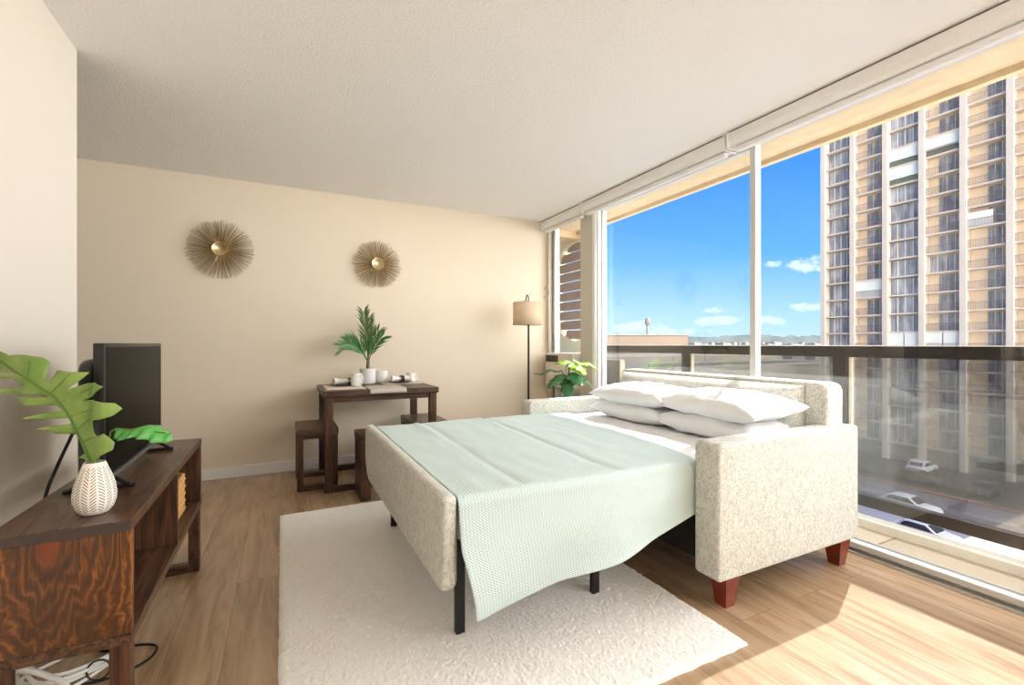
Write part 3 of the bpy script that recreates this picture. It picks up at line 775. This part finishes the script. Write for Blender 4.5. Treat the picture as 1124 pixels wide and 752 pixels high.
# ================================================================== DINING TABLE, STOOLS
r = thing('dining_table', (.71, 3.93, 0), 'dark wooden counter table set for a meal against the back wall', 'table')
T0, T1, U0, U1, TZ = .27, 1.14, 3.60, 4.28, .745
obj('tabletop', bx(T0, T1, U0, U1, TZ-.045, TZ, bev=.006), 'walnut_x', r)
obj('apron', bx(T0+.03, T1-.03, U0+.03, U1-.03, TZ-.085, TZ-.045), 'walnut_x', r)
for x in (T0+.015, T1-.07):
    for y in (U0+.015, U1-.07): obj('leg', bx(x, x+.055, y, y+.055, 0, TZ-.045, bev=.003), 'walnut_z', r)
for y in (U0+.015, U1-.07): obj('foot_bar', bx(T0+.07, T1-.07, y+.004, y+.05, 0, .045, bev=.003), 'walnut_x', r)
def stool(label):
    r = thing('stool', (0, 0, 0), label, 'stool', 'dark wooden stools around the table')
    w, d, h = .145, .235, .457
    obj('seat', bx(-w, w, -d, d, h-.05, h, bev=.004), 'walnut_y', r)
    for y in (-d+.004, d-.074):
        obj('apron', bx(-w+.042, w-.042, y+.005, y+.06, h-.075, h-.05), 'walnut_x', r)
        for x in (-w+.004, w-.046): obj('leg', bx(x, x+.042, y, y+.07, 0, h-.05, bev=.003), 'walnut_z', r)
        obj('foot_bar', bx(-w+.046, w-.046, y, y+.07, 0, .035, bev=.003), 'walnut_x', r)
    return r
s0 = stool('dark wooden stool at the left end of the table, nearest the television')
s0.location = (.245, 3.97, 0)
s1 = dup(s0, (.72, 3.455, 0), PI/2); s1['label'] = 'dark wooden stool in front of the table, half hidden by the bed panel'
s2 = dup(s0, (1.10, 3.91, 0), 0); s2['label'] = 'dark wooden stool under the right end of the table, nearest the floor lamp'

# table settings
def mug(x, y, z, r0, h, rz, label, mname='white_ceramic'):
    r = thing('mug', (x, y, z), label, 'mug', 'white mugs on the table')
    bm = bm_new(); lathe(bm, [(r0*.86, 0), (r0*.95, .004), (r0, .02), (r0, h), (r0-.004, h), (r0-.005, .012), (.002, .008)], (x, y, z), 28, True, False); obj('cup_body', bm, mname, r, smooth=50)
    bm = bm_new(); d = Vector((math.cos(rz), math.sin(rz), 0)); c = Vector((x, y, z+h*.5))
    tube(bm, smooth_path([c+d*(r0-.004)+UP*h*.3, c+d*(r0+.018)+UP*h*.3, c+d*(r0+.028), c+d*(r0+.018)-UP*h*.3, c+d*(r0-.004)-UP*h*.3], 5), .0055, 8); obj('handle', bm, mname, r, smooth=60)
def placemat(x0, x1, y0, y1, label, m, droop=0):
    def fn(u, v):
        x = x0+(x1-x0)*u; y = y0+(y1-y0)*v; z = TZ+.003+.001*noise.noise((x*9, y*9, 1))
        if y < U0-.002: z -= (U0-y)*.9; y = U0-.005-(U0-y)*.1
        return (x, y, z)
    tag(obj('placemat', grid(24, 24, fn), m, smooth=60, thick=.003), label, 'placemat', 'placemats on the dining table')
placemat(.30, .585, 3.70, 4.12, 'cream placemat at the left end of the table', 'placemat_cream')
placemat(.60, .875, 3.565, 3.90, 'grey placemat at the front middle of the table, its edge over the rim', 'placemat_grey')
placemat(.78, 1.11, 3.98, 4.24, 'pale placemat at the right end of the table under the dark plate', 'placemat_cream')
ZP = TZ+.0055
def plate(x, y, label):
    bm = bm_new(); lathe(bm, [(.06, 0), (.075, .003), (.105, .014), (.107, .017), (.10, .016), (.07, .007), (.002, .006)], (x, y, ZP), 36, True, False)
    tag(obj('plate', bm, 'dark_plate', smooth=50), label, 'plate', 'dark plates on the table')
plate(.455, 4.02, 'dark round plate under the folded napkin at the left end of the table')
plate(.94, 4.11, 'dark round plate under the folded napkin at the right end of the table')
def napkin(x, y, rz, label):
    def fn(u, v):
        a = u*2*PI; w = .021*(1+.9*abs(v-.5)*2*.6)
        p = Vector((-.075+.15*v, w*math.cos(a)*1.2, .024+w*.8*math.sin(a)+.003*noise.noise((v*9, u*6, 1))))
        return Matrix.Translation((x, y, ZP+.012)) @ (Matrix.Rotation(rz, 4, 'Z') @ p)
    bm = grid(20, 16, fn); bmesh.ops.remove_doubles(bm, verts=bm.verts, dist=.0001)
    bmesh.ops.holes_fill(bm, edges=[e for e in bm.edges if len(e.link_faces) == 1])
    tag(obj('napkin', bm, 'napkin_white', smooth=60), label, 'napkin', 'rolled napkins on the plates')
def nring(x, y, rz, label):
    bm = bm_new(); d = Vector((math.cos(rz), math.sin(rz), 0)); s = Vector((-d.y, d.x, 0)); c = Vector((x, y, ZP+.034))
    prof = []
    for k in range(20):
        a = 2*PI*k/20; prof.append((math.cos(a), math.sin(a)))
    o0 = [[bm.verts.new(c+d*dx+s*(q*.033*cx)+UP*(q*.029*cz)) for cx, cz in prof] for dx, q in ((-.016, 1), (.016, 1), (.016, .88), (-.016, .88))]
    for i in range(4):
        A_, B_ = o0[i], o0[(i+1) % 4]
        for k in range(20): bm.faces.new((A_[k], A_[(k+1) % 20], B_[(k+1) % 20], B_[k]))
    tag(obj('napkin_ring', bm, 'ring_brown', smooth=50), label, 'napkin ring', 'brown napkin rings')
napkin(.455, 4.02, .15, 'rolled white napkin on the plate left of the potted palm')
napkin(.94, 4.11, .1, 'rolled white napkin on the plate right of the potted palm')
nring(.505, 4.028, .15, 'dark brown ring around the napkin left of the palm')
nring(.96, 4.112, .1, 'dark brown ring around the napkin right of the palm')
mug(.545, 3.93, ZP, .042, .105, -.9, 'white mug in front of the white palm pot')
mug(.80, 4.19, ZP, .044, .105, .6, 'white mug just behind and right of the white palm pot')
mug(1.055, 4.17, ZP, .038, .085, .4, 'white mug at the far right end of the table')

# potted palm
PX, PY = .675, 4.17
r = thing('potted_palm', (PX, PY, TZ), 'small green palm in a white cylindrical pot on the dining table', 'plant')
bm = bm_new(); lathe(bm, [(.055, 0), (.062, .004), (.066, .02), (.066, .135), (.060, .135), (.058, .118), (.002, .118)], (PX, PY, TZ), 36, True, False); obj('pot', bm, 'pot_white', r, smooth=50)
bm = bm_new(); lathe(bm, [(.058, .118), (.03, .126), (.003, .128)], (PX, PY, TZ), 24, False, True); obj('soil', bm, 'soil', r, smooth=60)
bm = bm_new(); tube(bm, [(PX, PY, TZ+.11), (PX+.002, PY, TZ+.17), (PX+.005, PY, TZ+.23)], [.018, .014, .010], 10); obj('stem', bm, 'palm_stem', r, smooth=60)
def frond(end, bend, n, ll, m, seed):
    rnd = random.Random(seed); a = Vector((PX+.004, PY, TZ+.18)); e = Vector(end); mid = (a+e)/2+Vector(bend)
    def B(s): return a*(1-s)**2+mid*2*s*(1-s)+e*s*s
    bm = bm_new(); tube(bm, [B(k/10) for k in range(11)], [.0045-.0032*k/10 for k in range(11)], 6)
    vn = Vector((0, -1, .15)).normalized()
    for k in range(n):
        s = .22+.78*k/(n-1); p = B(s); tdir = (B(min(1, s+.02))-B(s-.02)).normalized(); side = tdir.cross(vn).normalized()
        for sg in (1, -1):
            L = ll*(.55+.6*math.sin(PI*min(1, (s-.1)*.95)))*rnd.uniform(.85, 1.1)
            d = (tdir*.85+side*sg*rnd.uniform(.30, .55)+Vector((0, rnd.uniform(-.25, .12), 0))).normalized()
            w = side.cross(d)*.0; wdir = d.cross(vn).normalized()*.0048
            tip = p+d*L+Vector((0, 0, -.12*L)); m1 = p+d*L*.45
            th = vn*.0006
            v = [bm.verts.new(q) for q in (p, m1+wdir+th, tip, m1-wdir+th)]; bm.faces.new(v)
    o = obj('frond', bm, m, r); return o
frond((PX-.205, PY-.10, TZ+.33), (.02, 0, .11), 30, .15, 'palm_green', 1)
frond((PX-.15, PY-.02, TZ+.37), (.02, 0, .09), 24, .13, 'palm_green', 6)
frond((PX-.04, PY-.03, TZ+.62), (.005, 0, .02), 34, .13, 'palm_dark', 2)
frond((PX+.01, PY-.02, TZ+.56), (.0, 0, .0), 28, .12, 'palm_dark', 7)
frond((PX+.105, PY-.06, TZ+.40), (-.02, 0, .05), 26, .13, 'palm_green', 3)
frond((PX+.10, PY+.03, TZ+.47), (-.04, 0, .02), 24, .11, 'palm_dark', 4)

# ================================================================== FLOOR LAMP
LX, LY = 2.20, 4.03
r = thing('floor_lamp', (LX, LY, 0), 'black pole floor lamp with cream drum shade by the corner', 'lamp')
bm = bm_new(); lathe(bm, [(.13, 0), (.13, .018), (.12, .024), (.012, .03)], (LX, LY, 0), 36); obj('base', bm, 'black_metal', r, smooth=40)
bm = bm_new(); tube(bm, [(LX, LY, .025), (LX, LY, 1.52)], .0105, 12); obj('pole', bm, 'black_metal', r, smooth=60)
bm = bm_new(); tube(bm, smooth_path([(LX, LY, 1.515), (LX-.004, LY, 1.565), (LX-.022, LY-.01, 1.578), (LX-.036, LY-.015, 1.55), (LX-.038, LY-.015, 1.515)], 6), .006, 8)
tube(bm, [(LX-.06, LY-.02, 1.515), (LX+.012, LY, 1.515)], .006, 8); obj('hook', bm, 'black_metal', r, smooth=60)
bm = bm_new(); lathe(bm, [(.142, 1.28), (.139, 1.505)], (LX-.022, LY-.012, 0), 44, False, False)
for k in range(3):
    a = k*2*PI/3; tube(bm, [(LX-.022+.139*math.cos(a), LY-.012+.139*math.sin(a), 1.50), (LX-.022, LY-.012, 1.50)], .002, 5)
obj('lamp_shade', bm, 'shade_linen', r, smooth=60, thick=.003)

# ================================================================== AIR CONDITIONER, SIDE TABLE, PLANT
r = thing('air_conditioner', (2.65, 4.07, .64), 'white air conditioner fitted into the narrow window behind the lamp', 'air conditioner')
obj('housing', bx(2.575, 2.80, 3.82, 4.335, .645, 1.0, bev=.008), 'appliance_white', r, smooth=40)
bm = bm_new(); box(bm, 2.570, 2.578, 4.08, 4.315, .905, .975)
obj('vent', bm, 'vent_dark', r)
bm = bm_new()
for k in range(5): box(bm, 2.566, 2.572, 4.10+k*.045, 4.104+k*.045, .908, .972)
obj('vent_fin', bm, 'aluminium_dark', r)
obj('front_panel', bx(2.562, 2.577, 3.84, 4.315, .665, .885, bev=.005), 'appliance_white', r, smooth=40)
r = thing('side_table', (2.22, 3.36, 0), 'small pale side table behind the far sofa arm', 'table')
obj('tabletop', bx(2.02, 2.44, 3.18, 3.56, .56, .585, bev=.004), 'appliance_white', r)
for x in (2.04, 2.39):
    for y in (3.20, 3.51): obj('leg', bx(x, x+.03, y, y+.03, 0, .56), 'appliance_white', r)
GX, GY, GZ = 2.215, 3.37, .586
r = thing('glass_vase', (GX, GY, GZ), 'clear glass vase holding green leaves behind the far sofa arm', 'vase')
bm = bm_new(); lathe(bm, [(.04, 0), (.045, .005), (.05, .06), (.048, .17), (.045, .17), (.046, .06), (.04, .012), (.002, .010)], (GX, GY, GZ), 32, True, False)
obj('vase_body', bm, 'vase_glass', r, smooth=50)
r = thing('leaf_bouquet', (GX, GY, GZ+.02), 'bunch of broad green leaves standing in the clear glass vase', 'plant')
def bleaf(az, reach, zt, L, W, m, seed, drop=.25):
    d = Vector((math.cos(az), math.sin(az), 0)); s = Vector((-d.y, d.x, 0)); b = Vector((GX, GY, GZ+.02)); top = b+d*reach+UP*(zt-GZ-.02)
    bm = bm_new(); tube(bm, smooth_path([b, b+UP*.13+d*.015, (b+UP*.13+top)/2+UP*.02, top], 5), .003, 7); obj('stem', bm, 'monstera_rib', r, smooth=60)
    def fn(u, v):
        q = v*2-1; w = W*(math.sin(PI*min(1, u*.97+.03))**.55)*(1+.22*math.cos(u*26))*(1-.25*u)
        return top+d*(L*u)+s*(w*q)+UP*(-drop*L*u*u-.25*w*abs(q)+.01*math.sin(u*9+seed))
    obj('leaf', grid(26, 8, fn), m, r, smooth=80, thick=.001)
bleaf(-2.3, .05, .945, .17, .085, 'sunlit_leaf', 1, .1)
bleaf(-.5, .05, .95, .23, .10, 'sunlit_leaf', 2, .35)
bleaf(.4, .06, .92, .20, .09, 'sunlit_leaf', 3, .45)
bleaf(-1.3, .04, .93, .17, .085, 'sunlit_leaf', 8, .5)
bleaf(2.7, .05, .87, .24, .075, 'deep_leaf', 4, .15)
bleaf(-1.6, .05, .85, .18, .085, 'deep_leaf', 5, .6)
bleaf(-2.7, .04, .83, .25, .06, 'deep_leaf', 6, .45)
bleaf(-.9, .06, .84, .17, .08, 'deep_leaf', 7, .7)
bleaf(-2.1, .03, .80, .20, .07, 'deep_leaf', 9, .8)

# ================================================================== OUTDOORS
GZ0 = -16.0
struct('street', bx(12, 66.6, -60, 48, GZ0-.5, GZ0), 'asphalt')
struct('forecourt', bx(66.7, 100, 12, 48, GZ0-.5, GZ0+.12), 'dark_asphalt')
struct('street_curb', bx(66.3, 66.75, 18.4, 48, GZ0, GZ0+.2), 'curb_red')
struct('driveway', bx(48, 80.2, -20, 18.4, GZ0-.4, GZ0+.03), 'pale_paving')
struct('far_ground', bx(8, 4000, 48, 4000, GZ0-3, GZ0-.6), 'deck_concrete')
FX = 80.7; F = 2.7; Zs = 2.84; BAY = 4.40; YE = 45.4; NB = 8; JL, JH = -6, 15
r = thing('apartment_tower', (FX+8, YE-NB*BAY/2, GZ0), 'tall beige apartment tower with stacked recessed balconies outside the right pane', 'building')
YL = YE-NB*BAY
ZT = Zs+F*(JH+1)
obj('wall', bx(FX+1.2, FX+16, YL, YE, GZ0, ZT), 'tower_wall', r)
obj('side_wall', bx(FX, FX+16, YE-.25, YE+.02, GZ0, ZT), 'tower_frame', r)
obj('plinth', bx(FX+.5, FX+1.6, YL, YE-.3, GZ0, Zs+F*JL-.3), 'deck_wall_dark', r)
for k in range(NB+1):
    y = YE-k*BAY; obj('column', bx(FX-.35, FX+1.6, y-.33, y+.33, GZ0, ZT), 'tower_frame', r)
for j in range(JL, JH+2):
    z = Zs+F*j; obj('floor_slab', bx(FX-.05, FX+1.6, YL, YE-.05, z-.11, z+.11), 'tower_slab', r)
cells = [(k, j) for k in range(NB) for j in range(JL, JH+1)]
def vis(c):
    k, j = c; y = YE-(k+.5)*BAY; dep = .4473*FX+.8944*y; px = 562+506*(.8944*FX-.4473*y)/dep; py = 378-506*(Zs+F*(j+.5)-1.09)/dep
    return (0 if px > 1140 or py < 60+(1124-px)*.372 else 1, 1/dep)
cells.sort(key=lambda c: (-vis(c)[0], -vis(c)[1]))
rest = bm_new(); restf = bm_new(); rnd = random.Random(5)
special = {(2, 8): 'awning', (3, 9): 'awning', (2, 9): 'awning', (1, 2): 'shut', (4, 5): 'shutlow', (2, -1): 'panel', (3, -1): 'panel', (2, 2): 'dark', (3, 3): 'dark'}
rails = {}
for idx, (k, j) in enumerate(cells):
    ya = YE-(k+1)*BAY+.33; yb = YE-k*BAY-.33; z0 = Zs+F*j+.11; z1 = z0+F-.22; w = yb-ya
    full = k in (0, 2) or (k, j) in ((3, 3),)
    xf = FX+.6 if k == 2 else FX+.9 if k == 0 else FX+1.18
    # higher Y is further left in view; the glazing takes the right (low Y) part
    g0, g1 = (ya+.02, yb-.02) if full else (ya+.05, ya+w*(.70 if k in (1, 3) else .55))
    wm = bm_new() if idx < 100 else rest; fm = bm_new() if idx < 100 else restf
    box(wm, xf-.06, xf, g0, g1, z0, z1-.12)
    nm = 4 if full else 3
    for q in range(nm+1):
        y = g0+(g1-g0)*q/nm
        if q in (0, nm) and not full: continue
        if rnd.random() < .8: box(fm, xf-.12, xf-.06, y-.045, y+.045, z0, z1-.12)
    if idx < 100:
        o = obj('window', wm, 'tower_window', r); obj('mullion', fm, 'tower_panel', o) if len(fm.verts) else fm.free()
    rb = rails.setdefault(j, bm_new())
    if not full:
        box(rb, FX+.02, FX+.05, ya, yb, z0+.95, z0+1.0)
        for q in range(26): y = ya+w*(q+.5)/26; box(rb, FX+.03, FX+.05, y-.012, y+.012, z0, z0+.95)
    sp = special.get((k, j))
    if sp == 'awning': obj('awning', bx(FX+.1, FX+.2, ya, yb, z0+.85, z1), 'tower_panel', r); obj('awning_shade', bx(FX+.3, FX+.35, ya, yb, z0, z0+.85), 'tower_green', r)
    if sp == 'shut': obj('shutter', bx(FX+.1, FX+.2, ya, yb, z0, z1), 'tower_panel', r)
    if sp == 'shutlow': obj('shutter', bx(FX+.1, FX+.2, ya+w*.35, yb, z0+.1, z1-.6), 'tower_panel', r)
    if sp == 'panel':
        obj('shutter', bx(FX+.05, FX+.15, ya, ya+w*.48, z0+.7, z1), 'tower_panel', r); obj('shutter', bx(FX+.05, FX+.15, ya+w*.52, yb, z0+.7, z1), 'tower_panel', r)
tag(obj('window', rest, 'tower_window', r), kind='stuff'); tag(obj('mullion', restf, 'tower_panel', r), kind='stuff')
for j, rb in rails.items():
    if len(rb.verts): obj('balcony_rail', rb, 'tower_rail', r)

# cars
def car(x, y, paint, label, heading=PI/2, L=4.6):
    r = thing('car', (0, 0, 0), label, 'car', 'cars on the street below')
    h = L/2
    prof = [(-h, .35), (-h, .85), (-h+.15, .98), (-h+.55, 1.02), (-h+.95, 1.50), (-h+1.4, 1.62), (.35, 1.60), (1.05, 1.05), (h-.3, .92), (h, .72), (h, .35)]
    bm = bm_new(); prism(bm, prof, -.88, 'y', 1.76); bevel_sharp(bm, .08, 2, 30); obj('body', bm, paint, r, smooth=40, local=True)
    wp = [(-h+.78, 1.08), (-h+1.08, 1.46), (-h+1.4, 1.54), (.30, 1.52), (.82, 1.08)]
    for s in (-1, 1):
        bm = bm_new(); prism(bm, wp, s*.885-.01, 'y', .02); obj('side_window', bm, 'car_glass', r, local=True)
    bm = bm_new(); prism(bm, [(.42, 1.57), (1.02, 1.08), (1.04, 1.10), (.44, 1.59)], -.72, 'y', 1.44); obj('windscreen', bm, 'car_glass', r, local=True)
    bm = bm_new(); prism(bm, [(-h+.57, 1.05), (-h+.93, 1.47), (-h+.91, 1.49), (-h+.55, 1.07)], -.72, 'y', 1.44); obj('rear_window', bm, 'car_glass', r, local=True)
    for wx in (-h+.85, h-.9):
        for s in (-1, 1):
            bm = bm_new(); tube(bm, [(wx, s*.72, .34), (wx, s*.90, .34)], .34, 20); w_ = obj('wheel', bm, 'tyre', r, smooth=40, local=True)
            bm = bm_new(); tube(bm, [(wx, s*.88, .34), (wx, s*.91, .34)], .21, 16); obj('hub_cap', bm, 'grey_metal', w_, smooth=40, local=True)
    r.location = (x, y, GZ0); r.rotation_euler = (0, 0, heading); return r
car(57.4, 24.0, 'car_white', 'white car driving in the street below the bottom rail, nearest the middle of the road', -PI/2, 4.9)
car(50.2, 19.8, 'car_grey', 'grey car seen in the gap between balcony curb and bottom rail', -PI/2)
car(70.0, 28.5, 'car_dark', 'dark car parked on the forecourt behind the white driving car', -PI/2)
car(76.5, 30.6, 'car_white', 'white car parked close against the base of the apartment tower', 0)
car(70.5, 22.5, 'car_dark', 'dark car parked on the forecourt at the right edge of the view', PI)

# parking structure, low buildings, control tower, hills
def P_at(px, dep, z): 
    u = (px-562)/506; p = FW*dep+RT*(u*dep); return (p.x, p.y, z)
r = thing('parking_deck', (70, 90, GZ0), 'grey flat roofed parking structure beyond the railing, left of the tower', 'building')
obj('deck', bx(30, 130, 52, 118, GZ0, -3.2), 'deck_concrete', r)
bm = bm_new(); box(bm, 30, 130, 51.6, 52, GZ0, -2.5); obj('near_parapet', bm, 'deck_wall', r)
obj('side_parapet', bx(29.6, 30, 52, 118, GZ0, -2.5), 'deck_wall', r)
obj('upper_level', bx(60, 128, 84, 117, -3.2, -1.9), 'deck_wall', r)
obj('ramp_wall', bx(34, 58, 74, 74.5, -3.2, -2.0), 'deck_wall_dark', r)
obj('ramp_wall', bx(62, 126, 66, 66.5, -3.2, -2.6), 'deck_wall_dark', r)
A = P_at(650, 172, 0); B = P_at(755, 172, 0)
r = thing('low_building', (95, 140, GZ0), 'low tan flat roofed building on the skyline below the control tower', 'building')
bm = bm_new(); d = Vector((B[0]-A[0], B[1]-A[1], 0)); nrm = Vector((-d.y, d.x, 0)).normalized()*25
if nrm.dot(FW) < 0: nrm = -nrm
q = [Vector(A)-d*.6, Vector(B), Vector(B)+nrm, Vector(A)-d*.6+nrm]
prism(bm, [(p.x, p.y) for p in q], GZ0, 'z', 4.5-GZ0); obj('block', bm, 'pink_building', r)
bm = bm_new(); prism(bm, [(p.x+o.x, p.y+o.y) for p, o in zip(q, (-nrm*.02-d*.005, -nrm*.02+d*.005, nrm*.02+d*.005, nrm*.02-d*.005))], 4.5, 'z', .25); obj('roof_edge', bm, 'deck_wall', r)
c = P_at(711, 420, 0)
r = thing('control_tower', (c[0], c[1], GZ0), 'slim distant control tower with wider dark head above the low tan building', 'tower')
bm = bm_new(); lathe(bm, [(1.5, GZ0), (1.2, 18)], (c[0], c[1], 0), 16); obj('shaft', bm, 'city_pale', r, smooth=40)
bm = bm_new(); lathe(bm, [(1.4, 18), (2.4, 20), (2.6, 20.5), (2.4, 24), (1.5, 25)], (c[0], c[1], 0), 16); obj('cab', bm, 'deck_wall_dark', r, smooth=40)
def hills(dist, px0, px1, fn, m, label, zb=-60):
    n = 160; bm = bm_new(); F_, T_, Bk = [], [], []
    for i in range(n+1):
        px = px0+(px1-px0)*i/n; a = math.atan((px-562)/506); d = FW*math.cos(a)+RT*math.sin(a)
        dd = dist/math.cos(a); h = fn(px)*dist/506
        F_.append(bm.verts.new(d*dd*.97+UP*(zb))); T_.append(bm.verts.new(d*dd+UP*(1.09+h))); Bk.append(bm.verts.new(d*dd*1.15+UP*zb))
    for i in range(n):
        bm.faces.new((F_[i], F_[i+1], T_[i+1], T_[i])); bm.faces.new((T_[i], T_[i+1], Bk[i+1], Bk[i]))
    o = obj('hills', bm, m, smooth=60); o['kind'] = 'structure'; return o
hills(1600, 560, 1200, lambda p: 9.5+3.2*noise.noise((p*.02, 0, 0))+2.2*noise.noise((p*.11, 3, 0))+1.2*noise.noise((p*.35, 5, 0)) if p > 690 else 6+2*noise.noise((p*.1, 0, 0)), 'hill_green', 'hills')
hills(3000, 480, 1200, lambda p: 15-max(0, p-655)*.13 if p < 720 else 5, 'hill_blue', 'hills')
rnd = random.Random(12)
for k in range(24):
    px = 762+k*6.2; dep = 420+(k*67 % 280); c = P_at(px, dep, 0); w = rnd.uniform(5, 12); h = rnd.uniform(.2, 2.6)*dep/506
    bm = bm_new(); box(bm, c[0]-w/2, c[0]+w/2, c[1]-w/2, c[1]+w/2, GZ0, 1.0+h-1.5*dep/506*.0); box(bm, c[0]-w*.2, c[0]+w*.1, c[1]-w*.2, c[1]+w*.1, GZ0, 1.6+h)
    tag(obj('distant_house', bm, 'city_pale'), 'pale distant house on the skyline in front of the hills', 'house', 'pale houses below the hills')

# ================================================================== LIGHT
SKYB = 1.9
w = bpy.data.worlds.new('sky'); scene.world = w; t = NT(w)
tc = t.n('ShaderNodeTexCoord'); sp = t.n('ShaderNodeSeparateXYZ'); t.l(tc.outputs['Generated'], sp.inputs[0])
el = t.math('ARCSINE', sp.outputs[2]); az = t.math('ARCTAN2', sp.outputs[0], sp.outputs[1])
eld = t.math('DIVIDE', el, math.radians(60))
sky = t.ramp(eld, [(0.0, lin(222, 238, 252)), (.055, lin(196, 226, 252)), (.16, lin(110, 184, 250)), (.33, lin(20, 140, 240)), (.6, lin(10, 118, 225)), (1.0, lin(20, 110, 215))])
gnd = t.ramp(t.math('ADD', t.math('MULTIPLY', el, 6), .5), [(.40, lin(176, 170, 162)), (.5, (1, 1, 1, 1))])
cl = None
nzv = t.n('ShaderNodeMapping'); nzv.inputs['Scale'].default_value = (1, 1, 1.9); t.l(tc.outputs['Generated'], nzv.inputs[0])
cn = t.noise(nzv.outputs[0], 26, 6, .62)
F_AZ = math.radians(26.57)
def sky_dir(px, py):
    u = (px-562)/506; v = (378-py)/506
    return F_AZ+math.atan(u), math.atan(v/math.sqrt(1+u*u))
for px, py, wx, wy, amt in ((886, 291, 30, 11, 1.0), (848, 289, 14, 5, .85), (785, 352, 42, 8, 1.0), (786, 340, 18, 6, .9), (900, 337, 34, 7, .95), (690, 360, 45, 9, .8), (840, 352, 30, 5, .7), (740, 364, 60, 5, .7), (965, 290, 30, 14, 1), (640, 300, 30, 8, .8)):
    a0, e0 = sky_dir(px, py); wa = wx/506*.75; we = wy/506*.8
    dx = t.math('DIVIDE', t.math('SUBTRACT', az, a0), wa); dy = t.math('DIVIDE', t.math('SUBTRACT', el, e0), we)
    q = t.math('SUBTRACT', 1, t.math('ADD', t.math('MULTIPLY', dx, dx), t.math('MULTIPLY', dy, dy)))
    q = t.math('ADD', t.math('MULTIPLY', t.math('MAXIMUM', q, -1), .55*amt), t.math('MULTIPLY', t.math('SUBTRACT', cn, .5), 2.4))
    cl = q if cl is None else t.math('MAXIMUM', cl, q)
clm = t.ramp(cl, [(.08, (0, 0, 0, 1)), (.42, (1, 1, 1, 1))])
colr = t.mix(clm, sky, lin(248, 248, 250))
low = t.math('GREATER_THAN', 0, el)
colr = t.mix(low, colr, lin(176, 170, 160))
# unseen half of the sky behind the building, brightened to light the room
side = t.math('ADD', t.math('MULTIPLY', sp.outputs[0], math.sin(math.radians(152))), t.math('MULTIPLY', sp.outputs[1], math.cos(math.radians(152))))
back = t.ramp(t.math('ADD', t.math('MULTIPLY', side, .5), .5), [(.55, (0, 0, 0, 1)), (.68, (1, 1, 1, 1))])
back_fill = t.mix(t.math('MULTIPLY', cn, .5), (3.0*SKYB, 3.0*SKYB, 3.05*SKYB, 1), (2.2*SKYB, 2.3*SKYB, 2.5*SKYB, 1))
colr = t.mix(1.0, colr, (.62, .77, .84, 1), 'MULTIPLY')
colr = t.mix(t.math('MULTIPLY', back, t.math('GREATER_THAN', el, 0)), colr, back_fill)
colr = t.mix(t.math('MULTIPLY', back, low), colr, (7.6, 7.5, 7.4, 1))  # ground behind the building glows too, added to lift the ceiling
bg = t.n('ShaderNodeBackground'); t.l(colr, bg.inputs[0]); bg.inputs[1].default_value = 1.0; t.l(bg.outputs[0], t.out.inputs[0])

sun = bpy.data.lights.new('sun', 'SUN'); sun.energy = 4.2; sun.angle = math.radians(.6); sun.color = (.97, .98, 1)
so = bpy.data.objects.new('sun', sun); COL.objects.link(so)
so.rotation_euler = Vector((-.83, -.31, -1)).to_track_quat('-Z', 'Y').to_euler()
so.location = (30, 10, 40)
cam = bpy.data.cameras.new('camera'); cam.sensor_width = 36; cam.sensor_fit = 'HORIZONTAL'; cam.lens = 506/1124*36; cam.shift_y = 2/1124
cam.clip_start = .05; cam.clip_end = 8000
co = bpy.data.objects.new('camera', cam); COL.objects.link(co); co.location = (0, 0, 1.09); co.rotation_euler = (PI/2, 0, -math.radians(26.57))
scene.camera = co
scene.view_settings.view_transform = 'Standard'; scene.view_settings.look = 'None'; scene.view_settings.gamma = 1; scene.view_settings.use_curve_mapping = False
scene.view_settings.exposure = .65
